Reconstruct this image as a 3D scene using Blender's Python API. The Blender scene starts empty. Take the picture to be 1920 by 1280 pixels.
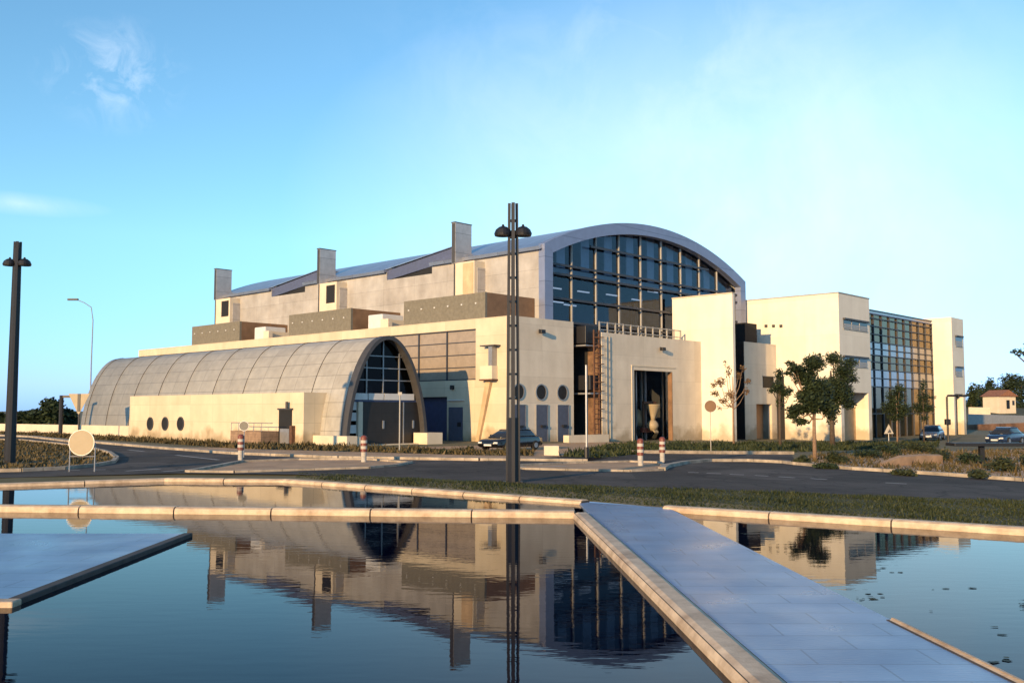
import bpy, bmesh, math, random
from mathutils import Vector, Matrix
R = random.Random(7)
SC = bpy.context.scene
COL = SC.collection
rad = math.radians

# ------------------------------------------------------------------ survey: camera model used to read sizes off the photograph
F = 1800.0; PITCH = math.atan(130/1800); EYE = 2.1
FW = Vector((0, math.cos(PITCH), math.sin(PITCH))); UP = Vector((0, -math.sin(PITCH), math.cos(PITCH))); RT = Vector((1, 0, 0))
CAM = Vector((0, 0, EYE))
AX = Vector((math.sin(rad(-46.8)), math.cos(rad(-46.8)), 0))      # along the side of the hall
BX = Vector((math.cos(rad(-46.8)), -math.sin(rad(-46.8)), 0))     # along the front of the hall
OR = Vector((-0.357, 64.554, 0))                                  # front left corner of the hall
YAW = math.atan2(BX.y, BX.x)
def ray(x, y): return FW + RT*((x-960)/F) + UP*((640-y)/F)
def at_z(x, y, z=0.0):
    d = ray(x, y); return CAM + d*((z-EYE)/d.z)
def gz(X): return -0.02*min(max(X, 0), 30)
def gp(x, y):
    z = 0.0
    for _ in range(30): p = at_z(x, y, z); z = 0.5*z+0.5*gz(p.x)
    p.z = gz(p.x); return p
def at_d(x, y, D):
    d = ray(x, y); return CAM + d*(D/d.y)
def on_t(x, y, t):
    d = ray(x, y); k = (t-(CAM-OR).dot(BX))/d.dot(BX); q = CAM+d*k
    return (q-OR).dot(AX), q.z
def on_s(x, y, s):
    d = ray(x, y); k = (s-(CAM-OR).dot(AX))/d.dot(AX); q = CAM+d*k
    return (q-OR).dot(BX), q.z
def W(t, s, z=0): p = OR+BX*t+AX*s; return Vector((p.x, p.y, z))

# ------------------------------------------------------------------ materials
def nodes(m):
    m.use_nodes = True; nt = m.node_tree; return nt, nt.nodes, nt.links, nt.nodes['Principled BSDF']
def mat(name, col, rough=0.7, metal=0.0, var=0.12, scale=3.0, bump=0.0, bscale=40.0, spec=0.5, emit=None, brick=None, col2=None, streak=0.0, dirt=0.0, patch=0.0):
    m = bpy.data.materials.new(name); nt, N, L, b = nodes(m)
    b.inputs['Roughness'].default_value = rough; b.inputs['Metallic'].default_value = metal
    b.inputs['Specular IOR Level'].default_value = spec
    tc = N.new('ShaderNodeTexCoord')
    c2 = col2 if col2 else tuple(c*(1-2.2*var) for c in col); c1 = tuple(min(1, c*(1+var)) for c in col)
    no = N.new('ShaderNodeTexNoise'); no.inputs['Scale'].default_value = scale; no.inputs['Detail'].default_value = 8; no.inputs['Roughness'].default_value = 0.65
    L.new(tc.outputs['Object'], no.inputs['Vector'])
    rp = N.new('ShaderNodeValToRGB'); rp.color_ramp.elements[0].position = 0.3; rp.color_ramp.elements[1].position = 0.72
    rp.color_ramp.elements[0].color = (*c2, 1); rp.color_ramp.elements[1].color = (*c1, 1)
    L.new(no.outputs['Fac'], rp.inputs['Fac']); out = rp.outputs['Color']
    if streak:
        mp = N.new('ShaderNodeMapping'); mp.inputs['Scale'].default_value = (0.9, 0.9, 0.16); L.new(tc.outputs['Object'], mp.inputs['Vector'])
        n2 = N.new('ShaderNodeTexNoise'); n2.inputs['Scale'].default_value = 1.3; n2.inputs['Detail'].default_value = 6; L.new(mp.outputs['Vector'], n2.inputs['Vector'])
        r2 = N.new('ShaderNodeValToRGB'); r2.color_ramp.elements[0].position = 0.30; r2.color_ramp.elements[1].position = 0.68
        r2.color_ramp.elements[0].color = (1-.55*streak, 1-.65*streak, 1-.75*streak, 1); r2.color_ramp.elements[1].color = (1, 1, 1, 1)
        L.new(n2.outputs['Fac'], r2.inputs['Fac'])
        mx = N.new('ShaderNodeMix'); mx.data_type = 'RGBA'; mx.blend_type = 'MULTIPLY'; mx.inputs['Factor'].default_value = 1
        L.new(out, mx.inputs['A']); L.new(r2.outputs['Color'], mx.inputs['B']); out = mx.outputs['Result']
    if brick:
        bw, bh, ms, dk = brick
        br = N.new('ShaderNodeTexBrick'); br.offset = 0.0; br.inputs['Scale'].default_value = 1
        br.inputs['Brick Width'].default_value = bw; br.inputs['Row Height'].default_value = bh; br.inputs['Mortar Size'].default_value = ms
        br.inputs['Color1'].default_value = (1, 1, 1, 1); br.inputs['Color2'].default_value = (0.9, 0.89, 0.88, 1); br.inputs['Mortar'].default_value = (dk, dk, dk, 1)
        br.inputs['Mortar Smooth'].default_value = 0.3
        L.new(tc.outputs['UV'], br.inputs['Vector'])
        mx = N.new('ShaderNodeMix'); mx.data_type = 'RGBA'; mx.blend_type = 'MULTIPLY'; mx.inputs['Factor'].default_value = 1
        L.new(out, mx.inputs['A']); L.new(br.outputs['Color'], mx.inputs['B']); out = mx.outputs['Result']
    def mul(out, fac):
        mx = N.new('ShaderNodeMix'); mx.data_type = 'RGBA'; mx.blend_type = 'MULTIPLY'; mx.inputs['Factor'].default_value = 1
        L.new(out, mx.inputs['A']); L.new(fac, mx.inputs['B']); return mx.outputs['Result']
    if dirt:                                             # splash-back and damp at the wall foot, with a ragged upper edge
        sx = N.new('ShaderNodeSeparateXYZ'); L.new(tc.outputs['Object'], sx.inputs[0])
        n4 = N.new('ShaderNodeTexNoise'); n4.inputs['Scale'].default_value = 0.9; n4.inputs['Detail'].default_value = 8; L.new(tc.outputs['Object'], n4.inputs['Vector'])
        a4 = N.new('ShaderNodeMath'); a4.operation = 'MULTIPLY_ADD'; a4.inputs[1].default_value = -3.2; L.new(n4.outputs['Fac'], a4.inputs[0]); L.new(sx.outputs['Z'], a4.inputs[2])
        r4 = N.new('ShaderNodeMapRange'); r4.inputs['From Min'].default_value = -1.6; r4.inputs['From Max'].default_value = -0.7; r4.inputs['To Min'].default_value = 1-dirt; r4.inputs['To Max'].default_value = 1
        L.new(a4.outputs[0], r4.inputs['Value']); cc = N.new('ShaderNodeCombineColor'); L.new(r4.outputs[0], cc.inputs[0])
        for k_, p_ in ((1, 1.15), (2, 1.4)):
            pw = N.new('ShaderNodeMath'); pw.operation = 'POWER'; pw.inputs[1].default_value = p_; L.new(r4.outputs[0], pw.inputs[0]); L.new(pw.outputs[0], cc.inputs[k_])
        out = mul(out, cc.outputs[0])
    if patch:                                            # repairs and cracks
        vo = N.new('ShaderNodeTexVoronoi'); vo.inputs['Scale'].default_value = 0.22; L.new(tc.outputs['Object'], vo.inputs['Vector'])
        sh_ = N.new('ShaderNodeSeparateColor'); L.new(vo.outputs['Color'], sh_.inputs[0])
        r5 = N.new('ShaderNodeMapRange'); r5.inputs['To Min'].default_value = 1-patch; r5.inputs['To Max'].default_value = 1+patch*.6; L.new(sh_.outputs[0], r5.inputs['Value']); out = mul(out, r5.outputs[0])
        v2 = N.new('ShaderNodeTexVoronoi'); v2.feature = 'DISTANCE_TO_EDGE'; v2.inputs['Scale'].default_value = 0.45; nn = N.new('ShaderNodeTexNoise'); nn.inputs['Scale'].default_value = 1.5
        L.new(tc.outputs['Object'], nn.inputs['Vector']); av = N.new('ShaderNodeVectorMath'); av.operation = 'MULTIPLY_ADD'; av.inputs[1].default_value = (.8, .8, 0); L.new(nn.outputs['Color'], av.inputs[0]); L.new(tc.outputs['Object'], av.inputs[2]); L.new(av.outputs[0], v2.inputs['Vector'])
        r6 = N.new('ShaderNodeMapRange'); r6.inputs['From Max'].default_value = 0.03; r6.inputs['To Min'].default_value = .45; L.new(v2.outputs['Distance'], r6.inputs['Value']); out = mul(out, r6.outputs[0])
    L.new(out, b.inputs['Base Color'])
    if bump:
        n3 = N.new('ShaderNodeTexNoise'); n3.inputs['Scale'].default_value = bscale; n3.inputs['Detail'].default_value = 5; L.new(tc.outputs['Object'], n3.inputs['Vector'])
        bp = N.new('ShaderNodeBump'); bp.inputs['Strength'].default_value = bump; bp.inputs['Distance'].default_value = 0.02
        L.new(n3.outputs['Fac'], bp.inputs['Height']); L.new(bp.outputs['Normal'], b.inputs['Normal'])
    if emit:
        b.inputs['Emission Color'].default_value = (*emit[0], 1); b.inputs['Emission Strength'].default_value = emit[1]
    return m
def glass_mat(name, tint, refl=1.0, rough=0.02, ior=1.6, gloss=(0.60, 0.70, 0.90)):
    m = bpy.data.materials.new(name); m.use_nodes = True; nt = m.node_tree; N = nt.nodes; L = nt.links
    N.remove(N['Principled BSDF']); out = N['Material Output']
    tr = N.new('ShaderNodeBsdfTransparent'); tr.inputs['Color'].default_value = (*tint, 1)
    gl = N.new('ShaderNodeBsdfGlossy'); gl.inputs['Roughness'].default_value = rough; gl.inputs['Color'].default_value = (*gloss, 1)
    fr = N.new('ShaderNodeFresnel'); fr.inputs['IOR'].default_value = ior
    mx = N.new('ShaderNodeMixShader'); L.new(fr.outputs['Fac'], mx.inputs['Fac']); L.new(tr.outputs['BSDF'], mx.inputs[1]); L.new(gl.outputs['BSDF'], mx.inputs[2])
    L.new(mx.outputs['Shader'], out.inputs['Surface']); return m
def film_mat(name, base, base2, rough, bump, scale, joints=False):
    m = bpy.data.materials.new(name); nt, N, L, b = nodes(m)
    tc = N.new('ShaderNodeTexCoord'); no = N.new('ShaderNodeTexNoise'); no.inputs['Scale'].default_value = 1.1; no.inputs['Detail'].default_value = 9
    L.new(tc.outputs['Object'], no.inputs['Vector'])
    rp = N.new('ShaderNodeValToRGB'); rp.color_ramp.elements[0].color = (*base2, 1); rp.color_ramp.elements[1].color = (*base, 1)
    rp.color_ramp.elements[0].position = 0.35; rp.color_ramp.elements[1].position = 0.65
    L.new(no.outputs['Fac'], rp.inputs['Fac']); L.new(rp.outputs['Color'], b.inputs['Base Color'])
    b.inputs['Roughness'].default_value = rough; b.inputs['IOR'].default_value = 1.33
    if joints:
        br = N.new('ShaderNodeTexBrick'); br.offset = 0.5; br.inputs['Scale'].default_value = 1; br.inputs['Brick Width'].default_value = 1.1; br.inputs['Row Height'].default_value = 0.55; br.inputs['Mortar Size'].default_value = 0.012
        br.inputs['Color1'].default_value = (1, 1, 1, 1); br.inputs['Color2'].default_value = (.88, .89, .9, 1); br.inputs['Mortar'].default_value = (.55, .55, .56, 1); L.new(tc.outputs['UV'], br.inputs['Vector'])
        mx = N.new('ShaderNodeMix'); mx.data_type = 'RGBA'; mx.blend_type = 'MULTIPLY'; mx.inputs['Factor'].default_value = 1
        L.new(rp.outputs['Color'], mx.inputs['A']); L.new(br.outputs['Color'], mx.inputs['B']); L.new(mx.outputs['Result'], b.inputs['Base Color'])
        n5 = N.new('ShaderNodeTexNoise'); n5.inputs['Scale'].default_value = 0.8; n5.inputs['Detail'].default_value = 7; L.new(tc.outputs['Object'], n5.inputs['Vector'])
        r5 = N.new('ShaderNodeMapRange'); r5.inputs['From Min'].default_value = .35; r5.inputs['From Max'].default_value = .65; r5.inputs['To Min'].default_value = rough-.03; r5.inputs['To Max'].default_value = rough+.10; L.new(n5.outputs['Fac'], r5.inputs['Value']); L.new(r5.outputs[0], b.inputs['Roughness'])
    mp = N.new('ShaderNodeMapping'); mp.inputs['Scale'].default_value = (0.35, 1.0, 1.0); L.new(tc.outputs['Object'], mp.inputs['Vector'])
    n2 = N.new('ShaderNodeTexNoise'); n2.inputs['Scale'].default_value = scale; n2.inputs['Detail'].default_value = 3; L.new(mp.outputs['Vector'], n2.inputs['Vector'])
    bp = N.new('ShaderNodeBump'); bp.inputs['Strength'].default_value = bump; bp.inputs['Distance'].default_value = 0.01
    L.new(n2.outputs['Fac'], bp.inputs['Height']); L.new(bp.outputs['Normal'], b.inputs['Normal'])
    return m, b
def leaf_mat(name, c1, c2):
    m = bpy.data.materials.new(name); nt, N, L, b = nodes(m)
    g = N.new('ShaderNodeNewGeometry'); rp = N.new('ShaderNodeValToRGB')
    rp.color_ramp.elements[0].color = (*c1, 1); rp.color_ramp.elements[1].color = (*c2, 1)
    L.new(g.outputs['Random Per Island'], rp.inputs['Fac']); L.new(rp.outputs['Color'], b.inputs['Base Color'])
    b.inputs['Roughness'].default_value = 0.6; b.inputs['Specular IOR Level'].default_value = 0.25
    return m

M = {}
M['cream'] = mat('cream_render', (0.62, 0.53, 0.385), 0.85, var=0.05, scale=0.7, bump=0.15, brick=(3.05, 1.18, 0.012, 0.70), streak=0.16, dirt=0.42)
M['cream_plain'] = mat('cream_plain', (0.63, 0.54, 0.41), 0.85, var=0.05, scale=0.7, bump=0.15, streak=0.10)
M['white_wall'] = mat('white_render', (0.74, 0.69, 0.59), 0.85, var=0.035, scale=0.6, bump=0.12, brick=(4.2, 3.3, 0.010, 0.80), streak=0.12, dirt=0.38)
M['front'] = mat('front_render', (0.68, 0.60, 0.485), 0.85, var=0.05, scale=0.8, bump=0.15, brick=(3.6, 1.82, 0.012, 0.74), streak=0.16, dirt=0.42)
M['concrete'] = mat('hall_concrete', (0.42, 0.405, 0.385), 0.75, var=0.12, scale=0.6, bump=0.2, brick=(4.0, 1.35, 0.016, 0.62), streak=0.25)
M['tan_wall'] = mat('tan_terrace_panel', (0.165, 0.15, 0.115), 0.8, var=0.12, scale=4, bump=0.3)
M['gold_reflection'] = mat('golden_reflection', (0.72, 0.46, 0.19), 0.8, var=0.2, scale=2)  # sunlit gold of the bay's right part, put into the colour
M['bayglass'] = glass_mat('bay_glass', (0.45, 0.42, 0.40), ior=2.3, gloss=(1.0, 0.80, 0.58))
M['worn_white'] = mat('worn_white', (0.42, 0.39, 0.35), 0.7, var=0.15, scale=6)
M['ramp'] = mat('ramp_brick', (0.30, 0.20, 0.135), 0.9, var=0.2, scale=3, brick=(.44, .15, .012, .7))
M['umber'] = mat('umber_panel', (0.21, 0.12, 0.065), 0.85, var=0.15, scale=1.5)
M['stain'] = mat('stained_render', (0.56, 0.40, 0.24), 0.85, var=0.10, scale=1.5, streak=0.2)
M['brown'] = mat('brown_wall', (0.42, 0.22, 0.10), 0.8, var=0.10, scale=1.5, streak=0.12)
M['lead'] = mat('lead_cladding', (0.375, 0.36, 0.325), 0.55, metal=0.0, var=0.09, scale=1.6, bump=0.2, brick=(2.025, 0.88, 0.022, 0.52), streak=0.1)
M['rim'] = mat('dark_rim_metal', (0.05, 0.048, 0.05), 0.55, var=0.1)
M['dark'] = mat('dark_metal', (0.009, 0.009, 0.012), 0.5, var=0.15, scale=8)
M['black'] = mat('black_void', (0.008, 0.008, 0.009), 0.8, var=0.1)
M['zinc'] = mat('zinc_roof', (0.50, 0.53, 0.60), 0.38, metal=0.85, var=0.07, scale=1.0, brick=(6.0, 1.1, 0.03, 0.6))
M['blueclad'] = mat('blue_grey_cladding', (0.23, 0.265, 0.38), 0.42, metal=0.35, var=0.05, scale=1.5, brick=(40, 1.8, 0.03, 0.6))
M['slate'] = mat('dark_blue_dormer', (0.075, 0.09, 0.16), 0.5, var=0.08)
M['porthole'] = mat('porthole_glass', (0.020, 0.018, 0.017), 0.55, var=0.15, spec=0.25)
M['duct'] = mat('duct_metal', (0.47, 0.455, 0.45), 0.42, metal=0.4, var=0.10, scale=1.6, brick=(30, 1.55, 0.03, 0.6))
M['mull'] = mat('pale_mullion', (0.33, 0.315, 0.29), 0.55, var=0.05)
M['mull_dark'] = mat('dark_transom', (0.03, 0.035, 0.05), 0.5, var=0.1)
M['strip'] = mat('channel_glass', (0.30, 0.245, 0.19), 0.35, var=0.09, scale=2.5, streak=0.1)
M['glass'] = glass_mat('hall_glass', (0.62, 0.70, 0.84))
M['glass_dark'] = glass_mat('dark_glass', (0.14, 0.14, 0.15), ior=1.25, gloss=(0.6, 0.6, 0.65))
M['pane'] = mat('window_pane', (0.025, 0.028, 0.035), 0.1, var=0.2, spec=0.5)
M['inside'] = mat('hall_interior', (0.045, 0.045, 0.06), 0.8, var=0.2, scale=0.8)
M['inside_pale'] = mat('hall_inner_column', (0.80, 0.79, 0.77), 0.7, var=0.05)
M['spandrel'] = mat('blue_spandrel', (0.34, 0.31, 0.30), 0.14, metal=0.75, var=0.08)
M['blue_door'] = mat('blue_grey_door', (0.07, 0.08, 0.12), 0.45, var=0.1, scale=4)
M['blue'] = mat('blue_gate', (0.035, 0.05, 0.12), 0.45, var=0.12, scale=3)
M['gate'] = mat('dark_gate', (0.018, 0.015, 0.014), 0.55, var=0.12, scale=2, brick=(1.1, 0.6, 0.02, 0.6))
M['white_paint'] = mat('white_paint', (0.58, 0.57, 0.55), 0.5, var=0.04)
M['cream_paint'] = mat('cream_sign', (0.33, 0.265, 0.17), 0.55, var=0.05)
M['sign_grey'] = mat('sign_back', (0.13, 0.125, 0.11), 0.55, var=0.08)
M['red'] = mat('red_paint', (0.17, 0.045, 0.03), 0.5, var=0.1)
M['rust'] = mat('rusty_steel', (0.12, 0.055, 0.03), 0.8, var=0.25, scale=6)
M['earth'] = mat('red_earth', (0.20, 0.11, 0.07), 0.95, var=0.3, scale=0.6, bump=0.5)
M['rust_pale'] = mat('rust_stained_panel', (0.20, 0.115, 0.065), 0.85, var=0.3, scale=2.5, streak=0.3)
M['galv'] = mat('galvanised', (0.34, 0.34, 0.35), 0.45, metal=0.6, var=0.08)
M['coping'] = mat('coping_stone', (0.58, 0.46, 0.33), 0.7, var=0.20, scale=2.6, bump=0.35, col2=(0.33, 0.235, 0.155))
M['joint'] = mat('coping_joint', (0.07, 0.055, 0.045), 0.9)
M['slab_shade'] = mat('slab_side_shade', (0.055, 0.048, 0.045), 0.8, var=0.2, scale=3)
M['asphalt'] = mat('asphalt', (0.078, 0.068, 0.063), 0.9, var=0.25, scale=0.35, bump=0.5, bscale=60, patch=0.3, spec=0.25)
M['marking'] = mat('road_paint', (0.33, 0.31, 0.29), 0.7, var=0.15, scale=9)
M['sand'] = mat('sandy_paving', (0.46, 0.29, 0.17), 0.9, var=0.2, scale=0.8, bump=0.5)
M['kerb'] = mat('kerb_stone', (0.40, 0.34, 0.27), 0.8, var=0.28, scale=1.6, brick=(1.0, 5.0, 0.02, 0.6))
M['ground'] = mat('dry_ground', (0.13, 0.105, 0.06), 0.95, var=0.25, scale=0.25, bump=0.4, col2=(0.06, 0.065, 0.028))
M['soil'] = mat('grass_soil', (0.05, 0.055, 0.022), 0.95, var=0.3, scale=0.9, bump=0.4)
M['poolfloor'] = mat('pool_floor', (0.03, 0.035, 0.04), 0.9)
M['bark'] = mat('bark', (0.085, 0.06, 0.042), 0.9, var=0.25, scale=10)
M['bark_pale'] = mat('pale_bark', (0.24, 0.155, 0.10), 0.9, var=0.2, scale=10)
M['tile'] = mat('clay_tile', (0.25, 0.11, 0.06), 0.8, var=0.2, scale=3)
M['car_black'] = mat('black_car_paint', (0.010, 0.010, 0.012), 0.15, var=0.05, spec=0.7)
M['car_blue'] = mat('blue_car_paint', (0.014, 0.026, 0.065), 0.2, var=0.05, spec=0.7)
M['car_grey'] = mat('grey_car_paint', (0.12, 0.12, 0.14), 0.25, var=0.05, spec=0.7)
M['tyre'] = mat('tyre', (0.012, 0.012, 0.012), 0.85)
M['lampglow'] = mat('tube_lamp', (0.8, 0.8, 0.8), 0.5, var=0.0, emit=((0.8, 0.9, 1.0), 0.35))
M['leaf_dark'] = leaf_mat('leaf_dark', (0.010, 0.018, 0.009), (0.040, 0.055, 0.020))
M['leaf_mid'] = leaf_mat('leaf_mid', (0.014, 0.022, 0.009), (0.050, 0.056, 0.022))
M['leaf_dry'] = leaf_mat('leaf_dry', (0.10, 0.05, 0.022), (0.20, 0.12, 0.05))
M['grass'] = leaf_mat('grass_blades', (0.012, 0.022, 0.007), (0.042, 0.050, 0.018))
M['grass_dry'] = leaf_mat('dry_grass', (0.030, 0.030, 0.012), (0.11, 0.08, 0.035))
M['water'], _b = film_mat('pool_water', (0.0010, 0.0025, 0.012), (0.0010, 0.002, 0.009), 0.015, 0.10, 5.0)
_b.inputs['IOR'].default_value = 1.15
M['film'], _b = film_mat('wet_paving', (0.175, 0.275, 0.45), (0.125, 0.205, 0.36), 0.30, 0.5, 30.0, True)
_b.inputs['IOR'].default_value = 1.6

# ------------------------------------------------------------------ mesh builder
BASE = {}
class MB:
    def __init__(s): s.bm = bmesh.new()
    def box(s, x0, x1, y0, y1, z0, z1):
        v = [s.bm.verts.new((x, y, z)) for z in (z0, z1) for y in (y0, y1) for x in (x0, x1)]
        for f in ((0, 2, 3, 1), (4, 5, 7, 6), (0, 1, 5, 4), (2, 6, 7, 3), (0, 4, 6, 2), (1, 3, 7, 5)): s.bm.faces.new([v[i] for i in f])
        return s
    def poly(s, pts): s.bm.faces.new([s.bm.verts.new(p) for p in pts]); return s
    def face(s, ax):
        s.bm.normal_update()
        for f in s.bm.faces:
            if getattr(f.normal, ax) > 0: f.normal_flip()
        return s
    def prism(s, pts, d):                       # pts: planar ring of 3D points, d: extrusion vector
        d = Vector(d); a = [s.bm.verts.new(p) for p in pts]; b = [s.bm.verts.new(Vector(p)+d) for p in pts]; n = len(a)
        s.bm.faces.new(a[::-1]); s.bm.faces.new(b)
        for i in range(n): s.bm.faces.new((a[i], a[(i+1) % n], b[(i+1) % n], b[i]))
        return s
    def tube(s, pts, r, n=8, cap=True):
        pts = [Vector(p) for p in pts]; rs = r if isinstance(r, (list, tuple)) else [r]*len(pts); rings = []
        for i, p in enumerate(pts):
            d = (pts[min(i+1, len(pts)-1)]-pts[max(i-1, 0)]).normalized()
            u = d.cross(Vector((0, 0, 1)) if abs(d.z) < 0.9 else Vector((1, 0, 0))).normalized(); w = d.cross(u)
            rings.append([s.bm.verts.new(p+(u*math.cos(2*math.pi*k/n)+w*math.sin(2*math.pi*k/n))*rs[i]) for k in range(n)])
        for a, b in zip(rings, rings[1:]):
            for k in range(n): s.bm.faces.new((a[k], a[(k+1) % n], b[(k+1) % n], b[k]))
        if cap: s.bm.faces.new(rings[0][::-1]); s.bm.faces.new(rings[-1])
        return s
    def lathe(s, prof, c=(0, 0, 0), axis=(0, 0, 1), n=20):   # prof: (radius, height)
        ax = Vector(axis).normalized(); u = ax.cross(Vector((0, 0, 1)) if abs(ax.z) < 0.9 else Vector((1, 0, 0))).normalized(); w = ax.cross(u); c = Vector(c)
        rings = [[s.bm.verts.new(c+ax*h+(u*math.cos(2*math.pi*k/n)+w*math.sin(2*math.pi*k/n))*max(r, 1e-3)) for k in range(n)] for r, h in prof]
        for a, b in zip(rings, rings[1:]):
            for k in range(n): s.bm.faces.new((a[k], a[(k+1) % n], b[(k+1) % n], b[k]))
        if prof[0][0] == prof[-1][0] and len(prof) == 4 and prof[0][1] != prof[-1][1] and prof[1][0] == prof[2][0] and prof[1][0] > prof[0][0]:   # a flat ring
            for k in range(n): s.bm.faces.new((rings[-1][k], rings[-1][(k+1) % n], rings[0][(k+1) % n], rings[0][k]))
        else: s.bm.faces.new(rings[0][::-1]); s.bm.faces.new(rings[-1])
        return s
    def loft(s, secs, cap=True):
        rings = [[s.bm.verts.new(p) for p in r] for r in secs]; n = len(rings[0])
        for a, b in zip(rings, rings[1:]):
            for k in range(n): s.bm.faces.new((a[k], a[(k+1) % n], b[(k+1) % n], b[k]))
        if cap: s.bm.faces.new(rings[0][::-1]); s.bm.faces.new(rings[-1])
        return s
    def build(s, name, m, parent=None, smooth=False, bevel=0.0, base=None, fixn=True):
        if fixn: bmesh.ops.recalc_face_normals(s.bm, faces=s.bm.faces)
        if bevel: bmesh.ops.bevel(s.bm, geom=list(s.bm.edges), offset=bevel, segments=2, affect='EDGES', profile=0.5)
        bb = Vector(base) if base is not None else (BASE.get(parent.name) if parent else None)
        if bb is not None:
            for v in s.bm.verts: v.co -= bb
        uv = s.bm.loops.layers.uv.verify(); s.bm.normal_update()
        for f in s.bm.faces:
            n = f.normal
            for l in f.loops:
                c = l.vert.co + (bb if bb is not None else Vector())
                if abs(n.z) > 0.75: l[uv].uv = (c.x, c.y)
                elif abs(n.x) > abs(n.y): l[uv].uv = (c.y, c.z+1)
                else: l[uv].uv = (c.x, c.z+1)
            f.smooth = smooth
        me = bpy.data.meshes.new(name); s.bm.to_mesh(me); s.bm.free(); me.materials.append(m)
        o = bpy.data.objects.new(name, me); COL.objects.link(o)
        if parent: o.parent = parent; BASE[o.name] = bb if bb is not None else Vector()
        elif base is not None: o.location = base
        return o
def tag(o, label=None, cat=None, group=None, kind=None):
    if label: o['label'] = label
    if cat: o['category'] = cat
    if group: o['group'] = group
    if kind: o['kind'] = kind
    return o
def thing(name, label, cat, loc=(0, 0, 0), rz=0, group=None, base=None):
    o = bpy.data.objects.new(name, None); COL.objects.link(o); o.location = loc; o.rotation_euler = (0, 0, rz); o.empty_display_size = 0.3
    BASE[o.name] = Vector(base) if base is not None else Vector((0, 0, 0))
    return tag(o, label, cat, group)
def bthing(name, label, cat, t, s, z=0):             # a thing drawn in building coordinates (t along front, s along side)
    return thing(name, label, cat, W(t, s, z), YAW, base=(t, s, z))
def copy_tree(o, parent=None):
    c = o.copy(); COL.objects.link(c)
    if parent: c.parent = parent
    BASE[c.name] = BASE.get(o.name, Vector())
    for ch in list(o.children): copy_tree(ch, c)
    return c
def B(*a): return MB().box(*a)

# ------------------------------------------------------------------ camera, light, sky
cam = bpy.data.cameras.new('camera'); cam.sensor_width = 36; cam.lens = F/1920*36; cam.clip_end = 9000; cam.clip_start = 0.1
co = bpy.data.objects.new('camera', cam); COL.objects.link(co); co.location = CAM; co.rotation_euler = (math.pi/2+PITCH, 0, 0); SC.camera = co
SUN_EL = rad(11.5)
hs = (-BX - AX*0.27).normalized()
tosun = Vector((hs.x*math.cos(SUN_EL), hs.y*math.cos(SUN_EL), math.sin(SUN_EL)))
sl = bpy.data.lights.new('sun', 'SUN'); sl.energy = 5.0; sl.angle = rad(0.5); sl.color = (1.0, 0.65, 0.30)
so = bpy.data.objects.new('sun', sl); COL.objects.link(so); so.rotation_euler = tosun.to_track_quat('Z', 'Y').to_euler(); so.location = (0, 0, 60)
w = bpy.data.worlds.new('World'); SC.world = w; w.use_nodes = True; nt = w.node_tree; N = nt.nodes; L = nt.links
bg = N['Background']; bg.inputs['Strength'].default_value = 0.15
sk = N.new('ShaderNodeTexSky'); sk.sky_type = 'NISHITA'; sk.sun_disc = False; sk.sun_elevation = SUN_EL; sk.sun_rotation = math.atan2(tosun.x, tosun.y)
sk.air_density = 1.0; sk.dust_density = 0.2; sk.ozone_density = 3.0
tint = N.new('ShaderNodeMix'); tint.data_type = 'RGBA'; tint.blend_type = 'MULTIPLY'; tint.inputs['Factor'].default_value = 1; tint.inputs['B'].default_value = (1.00, 1.25, 1.22, 1)
L.new(sk.outputs['Color'], tint.inputs['A'])
sp_ = N.new('ShaderNodeSeparateColor'); L.new(tint.outputs['Result'], sp_.inputs[0]); cb_ = N.new('ShaderNodeCombineColor')
def mth(op, a, k, b=None):
    n_ = N.new('ShaderNodeMath'); n_.operation = op; L.new(a, n_.inputs[0])
    if b is None: n_.inputs[1].default_value = k
    else: L.new(b, n_.inputs[1])
    return n_.outputs[0]
L.new(mth('MINIMUM', sp_.outputs[0], 0, mth('MULTIPLY', sp_.outputs[1], 0.74)), cb_.inputs[0]); L.new(sp_.outputs[1], cb_.inputs[1]); L.new(mth('MAXIMUM', sp_.outputs[2], 0, mth('MULTIPLY', sp_.outputs[1], 1.2)), cb_.inputs[2])
tc = N.new('ShaderNodeTexCoord')
sz_ = N.new('ShaderNodeSeparateXYZ'); L.new(tc.outputs['Generated'], sz_.inputs[0])           # the dusky band low in the sky opposite a setting sun
rz_ = N.new('ShaderNodeValToRGB'); rz_.color_ramp.elements[0].position = 0.0; rz_.color_ramp.elements[0].color = (0.52, 0.66, 0.90, 1); rz_.color_ramp.elements[1].position = 0.17; rz_.color_ramp.elements[1].color = (1, 1, 1, 1)
L.new(sz_.outputs['Z'], rz_.inputs['Fac']); bt_ = N.new('ShaderNodeMix'); bt_.data_type = 'RGBA'; bt_.blend_type = 'MULTIPLY'; bt_.inputs['Factor'].default_value = 1
L.new(cb_.outputs[0], bt_.inputs['A']); L.new(rz_.outputs['Color'], bt_.inputs['B'])
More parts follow.
